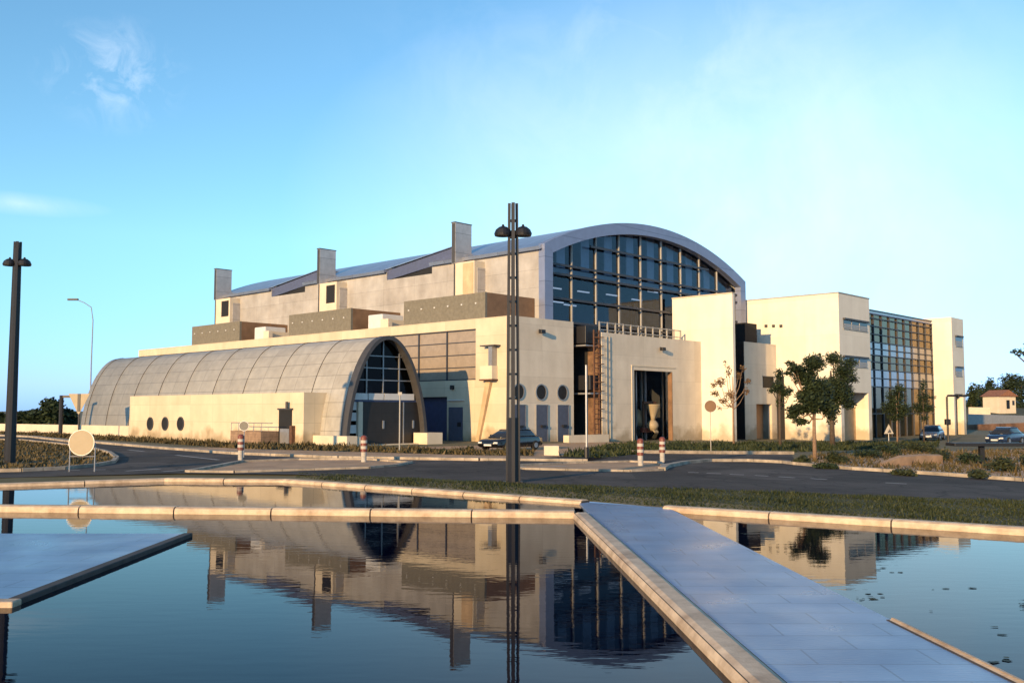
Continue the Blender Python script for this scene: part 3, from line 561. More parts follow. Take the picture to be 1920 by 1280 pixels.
# oriel window and slanted downpipe on the corner pier
oz0, oz1 = 4.25, 6.48
ob = MB().box(-0.55, -0.001, 0.85, 2.0, oz0, oz0+0.9).build('oriel_window', M['cream_plain'], H)
B(-0.50, -0.003, 0.9, 1.25, oz0+0.9, oz1).build('pane', M['galv'], ob)
B(-0.62, -0.002, 0.55, 1.95, oz1, oz1+0.08).build('hood', M['rim'], ob)
B(-0.58, -0.002, 0.8, 2.05, oz0-0.1, oz0-0.002).build('sill', M['rust'], ob)
(sa, za) = on_t(916, 716, -0.2); (sb, zb) = on_t(894, 826, -0.2)
MB().loft([[(-0.28, sa-.2, za), (-0.02, sa-.2, za), (-0.02, sa+.25, za), (-0.28, sa+.25, za)], [(-0.2, sb-.12, -0.1), (-0.02, sb-.12, -0.1), (-0.02, sb+.16, -0.1), (-0.2, sb+.16, -0.1)]]).build('drain_chute', M['stain'], H)
# blue doors behind the tunnel
(s0, z1) = on_t(868, 763, 0); (s1, _) = on_t(842, 763, 0)
d = B(-0.05, -0.002, s0, s1, -0.3, z1).build('side_door', M['blue_door'], H); B(-0.08, -0.051, s0+.15, s0+.5, 1.0, 1.3).build('handle', M['dark'], d)
B(-0.12, -0.003, s0-.1, s1+.1, z1+.45, z1+.52).build('ledge', M['white_paint'], H)
(s0, z0) = on_t(849, 726, 0); B(-0.15, -0.003, s0-.15, s0+.15, z0-.15, z0+.15).build('wall_lamp', M['dark'], H)
# front doors and round windows
for tc_ in (1.22, 3.52, 5.81):
    d = B(tc_-0.6, tc_+0.6, -0.06, -0.003, -0.2, 2.48).build('front_door', M['blue_door'], H)
    B(tc_-0.15, tc_+0.25, -0.22, -0.061, 0.95, 1.12).build('handle', M['dark'], d)
    mm = MB(); mm.box(tc_-0.62, tc_-0.60, -0.08, -0.003, -0.2, 2.5); mm.box(tc_+0.60, tc_+0.62, -0.08, -0.003, -0.2, 2.5); mm.box(tc_-0.62, tc_+0.62, -0.09, -0.003, 2.5, 2.54); mm.build('frame', M['galv'], d)
    c0 = MB().lathe([(0.50, 0), (0.50, 0.03)], (tc_-0.06, -0.003, 3.40), (0, -1, 0), 28).build('round_window', M['porthole'], H)
    MB().lathe([(0.50, 0.0), (0.58, 0.0), (0.58, 0.06), (0.50, 0.06)], (tc_-0.06, -0.002, 3.40), (0, -1, 0), 28).build('frame', M['galv'], c0)
def flood(t, s, z, par):
    f = B(t-0.25, t+0.2, s-0.45, s-0.15, z-0.16, z+0.1).build('floodlight', M['dark'], par, bevel=0.03); MB().tube([(t, s-.3, z), (t, s-.001, z+.12)], 0.04).build('bracket', M['dark'], f)
flood(3.3, 0, 7.65, H)
# terrace boxes, air towers
def terrace(s0, s1, tt=0.45):
    b = B(tt, tt+0.2, s0, s1, 8.26, 10.38).build('terrace_screen', M['tan_wall'], H)
    B(tt+0.2, 5.6, s0, s0+0.2, 8.26, 10.36).build('end_panel', M['umber'], b)
    for k in range(6):
        s = s0+0.9+k*(s1-s0-1.5)/5; B(tt-0.06, tt-0.001, s-.06, s+.06, 9.6, 9.7).build('fixing', M['white_paint'], b)
terrace(2.5, 11.2); terrace(17.75, 26.5); terrace(34.5, 43.3)
for s in (15.6, 32.3):
    u = B(1.2, 3.4, s-0.9, s+0.9, 8.3, 9.75).build('roof_unit', M['white_paint'], H, bevel=0.08); B(1.0, 3.5, s-1.3, s-0.95, 8.28, 9.3).build('fan_box', M['cream_plain'], u)
    B(0.75, 1.15, s-2.2, s-1.4, 8.27, 9.25).build('roof_unit', M['cream_plain'], H)
def tower(s0, s1, win):
    tf = 4.5
    b = B(tf, 5.639, s0, s1, 8.26, 13.62).build('air_tower', M['cream_plain'], H)
    B(tf-.02, 6.25, s1-.14, s1+.28, 13.621, 16.85).build('duct_shaft', M['duct'], b)
    B(tf-.05, tf-.021, s1-.1, s1+.24, 13.65, 16.8).build('louvre', M['rim'], b)
    B(tf-.08, 6.30, s1-.16, s1+.3, 16.851, 16.92).build('shaft_cap', M['rim'], b)
    B(tf-.05, tf-.002, s1-.12, s1, 8.3, 13.6).build('drain_pipe', M['rim'], b)
    if win: B(tf-.03, tf-.002, s0+.25, s0+(s1-s0)*.56, 11.75, 13.35).build('vent_opening', M['black'], b)
    else: B(tf-.03, tf-.002, s0+.1, s0+1.25, 9.6, 13.5).build('stained_panel', M['stain'], b)
    B(tf+.3, 5.63, s0-.06, s0-.002, 8.5, 13.1).build('side_panel', M['duct'], b)  # grey panel puts the shade of the tower's right side into colour
tower(7.7, 9.95, False); tower(25.2, 27.9, True); tower(43.2, 46.1, True)
# upper side wall with the two stepped openings, and the roof
mb = MB(); HW = 5.64
for a, c, zt in ((2.1, 13.8, 14.05), (13.8, 19.6, 13.32), (19.6, 31.7, 14.05), (31.7, 37.4, 13.32), (37.4, 47, 14.05)): mb.box(HW, HW+0.3, a, c, 8.26, zt)
mb.box(HW, 34.6, 47.0, 47.3, -1, 14.05); mb.box(34.3, 34.6, 2.1, 47.0, -1, 14.05)
mb.build('upper_wall', M['concrete'], H)
TC, HALF, ZS, RISE = 20.12, 14.48, 14.05, 3.25
RR = (HALF**2+RISE**2)/(2*RISE); ZC = ZS+RISE-RR
def arc(r, n, half):
    a = math.asin(half/r); return [(TC+r*math.sin(-a+2*a*i/n), ZC+r*math.cos(-a+2*a*i/n)) for i in range(n+1)]
o_ = arc(RR+0.25, 40, HALF+0.35); i_ = arc(RR, 40, HALF+0.30)
NOT = [(13.8, 19.6), (31.7, 37.4)]
mb = MB()
def shell(s0, s1, k0=0):
    ring = o_[k0:]+i_[k0:][::-1]; mb.prism([(t, s0, z) for t, z in ring], (0, s1-s0, 0))
shell(1.75, 13.8); shell(13.8, 19.6, 1); shell(19.6, 31.7); shell(31.7, 37.4, 1); shell(37.4, 47.5)
rf = mb.build('barrel_roof', M['zinc'], H)
for (a, c) in NOT:
    e = a-2.3; zt_ = 15.15; tt = TC-math.sqrt((RR+.25)**2-(zt_+.05-ZC)**2)
    MB().prism([(HW+.05, c, 13.30), (HW+.05, c, 14.12), (HW+.05, e, zt_), (HW+.05, e, 14.06), (HW+.05, a, 14.06), (HW+.05, a, 13.95)], (.1, 0, 0)).build('dormer_face', M['slate'], rf)
    MB().prism([(HW+.07, c-1.6, 13.31), (HW+.07, a, 13.96), (HW+.07, a, 13.31)], (.1, 0, 0)).build('dormer_opening', M['black'], rf)
    B(HW+.2, HW+.3, a+.001, c-.001, 13.0, 14.1).build('dormer_back', M['black'], rf)
    d_ = MB(); d_.prism([(HW-.05, c+.6, 14.17), (HW-.05, e, zt_+.05), (tt+.3, e, zt_+.08)], (0, 0, .07)); d_.prism([(HW+.06, e, 14.06), (HW+.06, e+.06, zt_), (tt+.2, e+.06, zt_)], (0, -.08, 0)); d_.build('dormer_roof', M['zinc'], rf)
# arch frame in the front plane
oA = arc(RR+0.28, 48, HALF+0.02); iA = arc(RR-.64, 48, HALF-.92)
mb = MB(); n = 48
vo = [(t, z) for t, z in oA]; vi = [(t, z) for t, z in iA]
for k in range(n): mb.prism([(vo[k][0], 1.5, vo[k][1]), (vo[k+1][0], 1.5, vo[k+1][1]), (vi[k+1][0], 1.5, vi[k+1][1]), (vi[k][0], 1.5, vi[k][1])], (0, 0.6, 0))
mb.build('arch_band', M['blueclad'], H)
mb = MB(); mb.prism([(HW, 1.5, 8.57), (HW+.9, 1.5, 8.57), (HW+.9, 1.5, vi[0][1]), (vo[0][0], 1.5, vo[0][1])], (0, 0.6, 0)); mb.build('arch_jamb', M['blueclad'], H)
mb = MB(); mb.prism([(33.7, 1.5, -1), (34.6, 1.5, -1), (vo[-1][0], 1.5, vo[-1][1]), (33.7, 1.5, vi[-1][1])], (0, 0.6, 0)); mb.build('arch_jamb', M['blueclad'], H)
# glazing
gl = MB(); pts = [(HW+.9, 2.3, -1), (33.7, 2.3, -1)]+[(t, 2.3, z+0.05) for t, z in vi[::-1]]
g = gl.poly(pts).face('y').build('arch_glazing', M['glass'], H, fixn=False)
def zin(t): return ZC+math.sqrt((RR-.64)**2-(t-TC)**2)
TM = [HW+.9+27.1/9*k for k in range(1, 9)]
for t in TM: B(t-0.06, t+0.06, 2.16, 2.28, -0.9, zin(t)).build('mullion', M['mull'], g)
for z, t0, t1 in ((13.05, 6.55, 33.7), (12.35, 6.55, 33.7), (14.9, 11.5, 28.7), (10.5, 6.55, 33.7), (8.75, 6.55, 33.7)): B(t0, t1, 1.88, 1.97, z-0.085, z+0.085).build('transom', M['mull_dark'], g)
for t in TM: B(t-0.5, t+0.5, 3.3, 3.4, 12.4, min(zin(t)+0.5, ZC+math.sqrt((RR-.1)**2-(t-TC)**2)-.15)).build('inner_rib', M['inside_pale'], g)
B(6.7, 33.5, 2.5, 2.6, 12.42, 12.98).build('spandrel_beam', M['duct'], g)
q = MB()
for (px, py, s) in ((1042, 540, 5), (1095, 547, 5.5), (1148, 553, 5.2), (1046, 566, 6), (1070, 572, 5), (1195, 562, 6), (1225, 547, 5)):
    t, z = on_s(px, py, s); q.box(t-0.75, t+0.75, s, s+0.12, z-0.05, z+0.05)
q.build('tube_lamps', M['lampglow'], g)
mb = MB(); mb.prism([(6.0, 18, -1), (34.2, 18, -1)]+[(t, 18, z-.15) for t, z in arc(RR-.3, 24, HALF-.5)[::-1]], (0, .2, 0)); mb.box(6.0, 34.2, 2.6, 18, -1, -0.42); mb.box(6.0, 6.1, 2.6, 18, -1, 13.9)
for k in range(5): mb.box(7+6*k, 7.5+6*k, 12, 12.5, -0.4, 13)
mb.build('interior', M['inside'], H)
# orange-brown panel behind the glass; its colour stands for the wing's sunlit return
t0, _ = on_s(1280, 600, 2.6); B(t0, 26.8, 2.62, 2.7, 7.0, 11.7).build('blind', M['brown'], H)
# entrance block
mb = MB(); S0 = -1.0
mb.box(9.1, 13.1, S0, S0+0.4, -1, 7.88); mb.box(18.3, 22.58, S0, S0+0.4, -1, 7.88); mb.box(13.1, 18.3, S0, S0+0.4, 5.22, 7.88); mb.box(9.1, 9.5, S0+0.4, 1.85, -1, 7.88)
mb.build('entrance_wall', M['front'], H)
B(9.5, 22.58, S0+0.4, 1.85, 7.3, 7.55).build('entrance_roof', M['concrete'], H)
mb = MB(); mb.box(12.75, 18.65, S0-0.05, S0-0.002, 5.5, 5.6); mb.box(12.75, 12.83, S0-0.05, S0-0.002, -0.4, 5.5); mb.build('entrance_trim', M['cream_plain'], H)
B(18.22, 18.298, S0, S0+0.39, -0.5, 5.2).build('entrance_reveal', M['umber'], H)
for t in (14.1, 15.6, 16.9): B(t-0.07, t+0.07, 0.6, 0.75, -0.45, 5.3).build('door_post', M['galv'], H)
q = MB()
for k in range(12): q.box(10.4+k*1.0, 10.5+k*1.0, 0.2, 0.3, 7.55, 8.85)
q.box(10.4, 21.5, 0.22, 0.28, 8.75, 8.83); q.box(10.4, 21.5, 0.22, 0.28, 8.2, 8.26); q.build('roof_railing', M['mull'], H)
flood(16.6, S0, 7.0, H)
# ladder tower and filter boxes in the dark slot
lt = MB()
for t in (8.25, 8.85): lt.box(t-0.05, t+0.05, -1.0, -0.9, -0.4, 8.0)
for k in range(22): lt.box(8.25, 8.85, -0.98, -0.92, 0.0+k*0.37, 0.05+k*0.37)
for k in range(10): lt.tube([(8.25, -0.95, 1.6+k*0.65), (8.3, -1.45, 1.6+k*0.65), (8.8, -1.45, 1.6+k*0.65), (8.85, -0.95, 1.6+k*0.65)], 0.025, 5)
lt.build('caged_ladder', M['rust'], H)
fb = B(7.9, 9.0, -0.85, 0.6, 3.6, 4.7).build('filter_box', M['dark'], H, bevel=0.04); B(7.8, 9.05, -0.95, 0.7, 3.3, 3.42).build('ledge', M['galv'], fb)
fb = B(7.6, 9.0, -0.7, 0.9, 7.0, 8.3).build('filter_box', M['dark'], H, bevel=0.04); B(7.5, 9.05, -0.8, 1.0, 6.8, 6.9).build('ledge', M['galv'], fb)
B(9.02, 9.097, -0.95, 0.25, -0.5, 7.0).build('rusty_panel', M['rust_pale'], H); B(9.03, 9.096, 0.26, 1.84, -0.5, 7.8).build('slot_shade_panel', M['black'], H)  # black panel behind the rusty one paints the slot's shade
q = MB()
for t in (9.6, 10.0): q.tube([(t, S0-0.06, -0.4), (t, S0-0.06, 7.6)], 0.035, 6)
q.build('drain_pipe', M['mull'], H)
# wing wall
B(22.6, 22.95, -4.05, 1.8, -1, 11.72).build('wing_wall', M['white_wall'], H)
B(22.5, 23.05, -4.1, 1.8, 11.721, 11.79).build('wing_cap', M['cream_plain'], H)
# low walls and block before the front doors
p = W(5.5, -2.6, 0); tag(MB().prism([W(4.1, -1.5, -0.3), W(8.6, -1.5, -0.3), W(8.6, -1.5, 0.42), W(4.1, -1.5, 0.42)], tuple(-AX*0.5)).build('low_wall', M['cream_plain']), 'low cream planter wall below the blue grey front doors', 'wall')
b0 = gp(1034, 853); tag(MB().box(-0.36, 0.36, -0.25, 0.25, -0.1, 0.46).build('concrete_block', M['cream_plain'], bevel=0.03, base=None), 'pale concrete block on the grass beside the black car', 'block').location = b0

# ------------------------------------------------------------------ low doorway wing
LS = -1.3; (lt0, lz) = on_s(1394, 640, LS); LT1 = 35.0; lt0 = max(lt0, 29.2)
Lw = bthing('doorway_wing', 'low cream wing with brown doorway between hall and offices', 'building', lt0, LS)
dt0, dz = on_s(1418, 757, LS); dt1, _ = on_s(1447, 757, LS)
mb = MB(); mb.box(lt0, dt0, LS, LS+0.4, -1.2, lz); mb.box(dt1, LT1, LS, LS+0.4, -1.2, lz); mb.box(dt0, dt1, LS, LS+0.4, dz, lz); mb.box(lt0, lt0+.4, LS+.4, 1.4, -1.2, lz); mb.box(lt0+.4, LT1, LS+0.4, 1.4, lz-.5, lz-.3)
mb.build('wall', M['front'], Lw); B(lt0-.06, lt0-.002, LS+.02, 1.35, -1.2, lz).build('side_shade_panel', M['dark'], Lw)  # dark panel paints the wing wall's shadow onto this side face
B(dt0, dt1, LS+0.9, LS+1.0, -1, dz).build('door', M['brown'], Lw); B(dt0-.0, dt0+0.06, LS+.4, LS+0.9, -1, dz).build('reveal', M['rim'], Lw)
a, z1 = on_s(1430, 706, LS); c, z0 = on_s(1450, 727, LS); wn = B(a, c, LS-0.04, LS-0.002, z0, z1).build('window', M['porthole'], Lw); B(a-.05, c+.05, LS-0.1, LS-0.003, z1, z1+.06).build('sill', M['rim'], wn)
a, z1 = on_s(1393, 605, 0); c, _ = on_s(1415, 605, 0); B(a, c, -0.2, 1.2, lz-.3, z1).build('roof_unit', M['black'], Lw)

# ------------------------------------------------------------------ offices
OS, OT = -7.45, 35.06
ZT = 12.58
Of = bthing('office_building', 'white three storey offices with blue gridded glass bay between end blocks', 'building', OT, OS)
OT1, _ = on_s(1633, 700, OS)
pt0, pz = on_s(1582, 735, OS); pt1, _ = on_s(1628, 735, OS)
mb = MB(); D2 = 14.0
mb.box(OT, OT+0.4, OS, D2, -1.4, ZT); mb.box(OT1-0.4, OT1, OS+0.4, D2, -1.4, ZT)
mb.box(OT+.4, pt0, OS, OS+.4, -1.4, ZT); mb.box(pt1, OT1, OS, OS+.4, -1.4, ZT); mb.box(pt0, pt1, OS, OS+.4, pz, ZT); mb.box(OT+.4, OT1-.4, OS+.4, D2, ZT-.5, ZT-.3)
mb.build('wall', M['white_wall'], Of)
B(OT-0.06, OT1+0.06, OS-0.06, D2, ZT+0.002, ZT+0.09).build('parapet_cap', M['concrete'], Of)
mb = MB(); mb.box(OT+.4, OT1-.4, OS+2.2, OS+2.4, -1.2, pz+.2); mb.box(OT+.4, OT1-.4, OS+.4, OS+2.2, pz+0.15, pz+.3); mb.build('porch_wall', M['brown'], Of)
a, z = on_s(1583, 773, OS+2.1); c, _ = on_s(1600, 773, OS+2.1); B(a, c, OS+2.12, OS+2.19, -1, z).build('porch_door', M['rust'], Of)
a, z = on_s(1604, 770, OS+0.5); c, _ = on_s(1629, 770, OS+.5); B(a-1.5, c, OS+1.4, OS+1.5, -1, 2.4).build('porch_screen', M['stain'], Of)
a, z = on_s(1617, 768, OS+1.3); c, z2 = on_s(1627, 818, OS+1.3); B(a, c, OS+1.33, OS+1.39, z2, z).build('porch_window', M['black'], Of)
def ribbon(x0, y0, x1, y1, s, par, panes=3):
    a, z1 = on_s(x0, y0, s); c, _ = on_s(x1, y0, s); _, z0 = on_s(x0, y1, s)
    o = B(a, c, s-0.03, s-0.002, z0, z1).build('window', M['pane'], par); B(a-.08, c+.08, s-0.22, s-0.003, z1, z1+.16).build('hood', M['rim'], o); B(a-.05, c+.05, s-0.08, s-0.003, z0-.08, z0).build('sill', M['concrete'], o)
    q = MB()
    for k in range(1, panes): t = a+(c-a)*k/panes; q.box(t-.05, t+.05, s-.07, s-.031, z0, z1)
    q.box(a, c, s-.06, s-.0301, z0+(z1-z0)*.30, z0+(z1-z0)*.36); q.build('frame', M['galv'], o)
    B(a+.1, c-.1, s-.045, s-.0305, z0+.05, z0+(z1-z0)*.55).build('blind', M['mull'], o)
ribbon(1581, 599, 1625, 615, OS, Of); ribbon(1581, 669, 1625, 685, OS, Of)
q = MB()
for px in (1437, 1451, 1465): s, z = on_t(px, 611, OT); q.box(OT-.15, OT-.002, s-.12, s+.12, z-.12, z+.12)
q.build('wall_vents', M['rim'], Of)
s0, z1 = on_t(1456, 705, OT); s1, _ = on_t(1470, 705, OT); B(OT-.03, OT-.002, min(s0, s1), max(s0, s1), -1, z1).build('tall_dark_strip', M['dark'], Of)  # flat dark strip on the office side wall
# glass bay
CS = -4.35; CT0 = OT1+.002; CT1, _ = on_s(1748, 700, CS); zt = 11.95
gb = MB().poly([(CT0, CS, -1.2), (CT1, CS, -1.2), (CT1, CS, zt), (CT0, CS, zt)]).face('y').build('glass_bay', M['bayglass'], Of, fixn=False)
nb = 12; q = MB()
for k in range(nb+1): t = CT0+(CT1-CT0)*k/nb; q.box(t-.045, t+.045, CS-.14, CS-.01, -1.2, zt)
q.build('mullion', M['mull_dark'], gb)
zz = [on_s(1690, y, CS)[1] for y in (592, 606, 620, 634, 648, 660, 671, 683, 697, 712, 727, 775)]
q = MB()
for z in zz: q.box(CT0, CT1, CS-.16, CS-.145, z-.05, z+.05)
q.build('transom', M['mull_dark'], gb)
q = MB()
for i, (za_, zb_) in enumerate(((zz[5], zz[4]), (zz[6], zz[5]), (zz[9], zz[8]), (zz[10], zz[9]), (zz[0], zt))): q.box(CT0, CT1, CS-.03-.001*i, CS-.005, za_, zb_)
q.build('spandrel', M['spandrel'], gb)
q = MB()
for r_ in (0, 1, 2):
    for k in range(nb):
        if R.random() < 0.85: t = CT0+(CT1-CT0)*(k+.5)/nb; w_ = (CT1-CT0)/nb; q.box(t-w_*.32, t+w_*.32, CS+.3, CS+.32, zz[r_+1]+.15, zz[r_]-.2)
for k in range(nb):
    if R.random() < 0.7: t = CT0+(CT1-CT0)*(k+.5)/nb; q.box(t-.5, t+.5, CS+.3, CS+.32, zz[7]+.3, zz[6]-.1)
q.build('blind', M['inside_pale'], gb)
q = MB()
for k in range(6, nb):
    t = CT0+(CT1-CT0)*(k+.5)/nb; w_ = (CT1-CT0)/nb
    for r_ in range(0, 11):
        if R.random() < .93: q.box(t-w_*.46, t+w_*.46, CS+.18, CS+.2, zz[r_+1]+.03, zz[r_]-.05)
q.build('gold_reflection_panel', M['gold_reflection'], gb)  # golden panels imitate the sunlit end block mirrored in the glass
mb = MB(); mb.box(CT0, CT1, CS+6, CS+6.2, -1.2, zt)
for z in (zz[9], zz[5], zt-.3): mb.box(CT0, CT1, CS+.4, CS+6, z-.15, z+.15)
mb.build('bay_interior', M['inside'], Of)
B(CT0, CT1, CS-.2, CS+6.2, zt+.002, zt+.12).build('bay_roof', M['blueclad'], Of)
# white end block
TT = CT1+.002; _s = [on_t(1787, 700, TT)[0]][0]; ES = _s; TT1, _ = on_s(1809, 700, ES); ez = on_t(1787, 594, TT)[1]
mb = MB(); e0, ezp = on_s(1791, 738, ES); e1, _ = on_s(1806, 738, ES)
mb.box(TT, TT+.4, ES, D2, -1.4, ez); mb.box(TT+.4, e0, ES, ES+.4, -1.4, ez); mb.box(e1, TT1, ES, ES+.4, -1.4, ez); mb.box(e0, e1, ES, ES+.4, ezp, ez); mb.box(TT1-.4, TT1, ES+.4, D2, -1.4, ez); mb.box(TT+.4, TT1-.4, ES+.4, D2, ez-.5, ez-.3)
mb.build('end_block', M['white_wall'], Of)
B(e0, e1, ES+.8, ES+.9, -1.3, ezp).build('end_door', M['brown'], Of)
ribbon(1791, 631, 1803, 648, ES, Of, 1); ribbon(1791, 689, 1803, 704, ES, Of, 1)

# ------------------------------------------------------------------ tunnel shaped building
TU = bthing('tunnel_building', 'long low tunnel shaped building clad in grey brown lead with glazed arched end', 'building', -8.6, 2.0)
TUc, TUw, TUh = -8.6, 3.2, 6.72
def prof(w_, h_, n=32):
    out = []
    for i in range(n+1):
        a = math.pi*i/n; hh = math.sin(a); sg = -1 if i < n/2 else 1
        out.append((TUc+sg*w_*max(0, 1-hh**1.75)**(1/1.95), hh*h_))
    return out
far_s, _ = on_t(150, 800, TUc-TUw); print('far_s', far_s, on_t(240, 672, TUc))
po, pi_ = prof(TUw, TUh), prof(TUw-.2, TUh-.2)
b = MB(); n = 32; L_ = [0]
for i in range(n): L_.append(L_[-1]+math.hypot(po[i+1][0]-po[i][0], po[i+1][1]-po[i][1]))
va = [b.bm.verts.new((t, 2.35, z)) for t, z in po]; vb = [b.bm.verts.new((t, far_s, z)) for t, z in po]
uvl = b.bm.loops.layers.uv.verify()
for i in range(n):
    b.bm.faces.new((va[i], va[i+1], vb[i+1], vb[i]))
b.bm.faces.new(vb)
shell_o = b.build('shell', M['lead'], TU, smooth=False)
for f in shell_o.data.polygons:                          # panel joints follow the curve of the shell
    if len(f.vertices) == 4:
        for li in f.loop_indices:
            v = shell_o.data.loops[li].vertex_index; k = v if v <= n else v-(n+1)
            shell_o.data.uv_layers[0].data[li].uv = ((0 if v <= n else far_s-2.35)+0.2, L_[k])
for f in shell_o.data.polygons: f.use_smooth = len(f.vertices) == 4
q = MB()
for k in range(1, int((far_s-2.5)/4.05)+1):
    s = 2.35+4.05*k-.2
    pr = prof(TUw+.02, TUh+.02)
    q.loft([[(t, s+ds, z) for t, z in (pr[i], (pr[i][0]+0.001, pr[i][1]-.05))] for ds in (0,) for i in range(1)], cap=False) if False else q.tube([(t, s, z) for t, z in pr[1:-1]], 0.02, 5)
q.build('seam', M['rim'], shell_o)
b = MB()
for i in range(n): b.prism([(po[i][0]*1.0+(po[i][0]-TUc)*0.012, 1.9, po[i][1]*1.008), (po[i+1][0]+(po[i+1][0]-TUc)*0.012, 1.9, po[i+1][1]*1.008), (pi_[i+1][0], 1.9, pi_[i+1][1]), (pi_[i][0], 1.9, pi_[i][1])], (0, 0.6, 0))
b.build('arch_rim', M['rim'], TU)
GS = 2.55
g = MB().poly([(t, GS, z) for t, z in pi_]).face('y').build('arched_glazing', M['glass_dark'], TU, fixn=False)
def half(z): return (TUw-.2)*max(0, 1-(z/(TUh-.2))**1.75)**(1/1.95)
q = MB()
for t in (-9.9, -8.6, -7.3):
    h_ = max(z*0.02 for z in range(0, 330) if half(z*.02) > abs(t-TUc)); q.box(t-.035, t+.035, GS-.1, GS-.01, 3.2, h_)
for z in (4.0, 4.75, 5.5): q.box(TUc-half(z), TUc+half(z), GS-.09, GS-.011, z-.03, z+.03)
q.build('glazing_bar', M['galv'], g)
for k in range(4):
    x0, x1 = TUc-half(3.2)+0.02, TUc+half(3.2)-.02; wd = (x1-x0)/4; B(x0+wd*k+.04, x0+wd*(k+1)-.04, GS-.2, GS-.012, 2.78, 3.18).build('transom_panel', M['white_paint'], TU)
B(TUc-half(2.72), TUc+half(2.72), GS-.16, GS-.012, 2.66, 2.77).build('lintel', M['blue'], TU)
a, _ = on_s(676, 780, GS); c, _ = on_s(787, 780, GS); mid = on_s(752, 780, GS)[0]
for x0, x1 in ((a, mid-.04), (mid+.04, c)):
    gt = B(x0, x1, GS-.22, GS-.02, 0.05, 2.65).build('gate_leaf', M['gate'], TU)
    B((x0+x1)/2-.06, (x0+x1)/2+.06, GS-.27, GS-.221, 1.0, 1.5).build('handle', M['galv'], gt)
B(mid-.04, mid+.04, GS-.25, GS-.02, .05, 2.65).build('gate_post', M['galv'], TU)
q = MB(); q.box(a-.35, a-.02, GS-.25, GS-.02, -.1, 2.65); q.build('gate_pier', M['cream_plain'], TU)
for z in (.75, 1.5, 2.15): B(TUc-half(z+.3)+.05, a-.4, GS-.12, GS-.013, z, z+.5).build('side_panel', M['white_paint'], TU)
for z in (.85, 1.55): B(c+.03, min(TUc+half(z+.5)-.02, c+.3), GS-.12, GS-.013, z, z+.6).build('side_panel', M['white_paint'], TU)
# rooms inside, a warm timber lining seen through the glass
MB().poly([(TUc+.6, 3.2, 3.2), (TUc+2.4, 6.5, 3.2), (TUc+1.9, 6.5, 5.0), (TUc+0.4, 3.2, 5.6)]).build('inner_lining', M['brown'], TU)
mb = MB(); mb.prism([(t, 8.0, z) for t, z in prof(TUw-.12, TUh-.12)], (0, .1, 0)); mb.box(TUc-2.4, TUc+2.4, 2.8, 8, 2.95, 3.05); mb.build('inner_floor', M['black'], TU)
B(-9.55, -9.0, 3.0, 3.2, 3.2, 3.65).build('inner_cabinet', M['mull'], TU)
# plinths at the feet of the arch
b = MB(); b.box(-12.3, -11.55, 1.2, 6.5, -.3, .62); b.box(-11.55, -10.9, 1.25, 2.2, -.3, .55); b.box(-10.9, -6.25, 1.7, 2.3, -.3, .06); b.box(-6.3, -5.0, .9, 2.2, -.3, .72)
b.build('plinth', M['cream_plain'], TU)
# annex along the side
AT = -13.0
as0, az = on_t(570, 736, AT); as1, _ = on_t(244, 742, AT); az = (az+on_t(244, 742, AT)[1])/2
an = B(AT, -10.6, as0, as1, -.4, az).build('annex', M['cream'], TU)
for px in (282, 310, 339):
    s, z = on_t(px, 794, AT); rw = MB().lathe([(0.42, 0), (0.42, 0.02)], (AT-.002, s, z), (-1, 0, 0), 26).build('round_window', M['porthole'], an)
    MB().lathe([(0.42, 0), (0.5, 0), (0.5, .05), (0.42, .05)], (AT-.0015, s, z), (-1, 0, 0), 26).build('frame', M['rim'], rw)
s0, z1 = on_t(548, 768, AT); s1, _ = on_t(524, 768, AT)
dr = B(AT-.04, AT-.002, s0, s1, 0, z1).build('door', M['black'], an); B(AT-.1, AT-.003, s0-.12, s1+.1, z1, z1+.1).build('hood', M['rim'], dr); B(AT-.08, AT-.041, s0+.2, s1-.2, .1, 1.0).build('door_panel', M['galv'], dr)
MB().tube([(AT-.2, s0+.3, z1+.1), (AT-.2, s0+.3, z1+.5)], .09).build('vent_pipe', M['rim'], an)
B(AT-.25, AT-.003, s0-.35, s0-.1, 0, 1.2).build('meter_box', M['rust'], an)
# ramp with handrail
rs1, _ = on_t(466, 810, AT); rp = bthing('entry_ramp', 'short brick ramp with thin handrail rising to the annex door', 'ramp', AT-1, s1)
MB().prism([(AT-1.3, rs1, -.1), (AT-.05, rs1, -.1), (AT-.05, s1+.1, .0), (AT-.05, s1+.1, .95), (AT-.05, rs1, .85), (AT-.3, rs1, .85), (AT-1.3, rs1, .85)][:2]+[(AT-.05, rs1, .85), (AT-1.3, rs1, .85)], (0, s1-rs1, 0)).build('ramp_body', M['ramp'], rp)
q = MB()
for k in range(5): s = rs1+(s1-rs1)*k/4; q.tube([(AT-1.25, s, .85), (AT-1.25, s, 1.35)], .02, 5)
q.tube([(AT-1.25, rs1, 1.35), (AT-1.25, s1-1.2, 1.35)], .025, 6); q.build('handrail', M['galv'], rp)

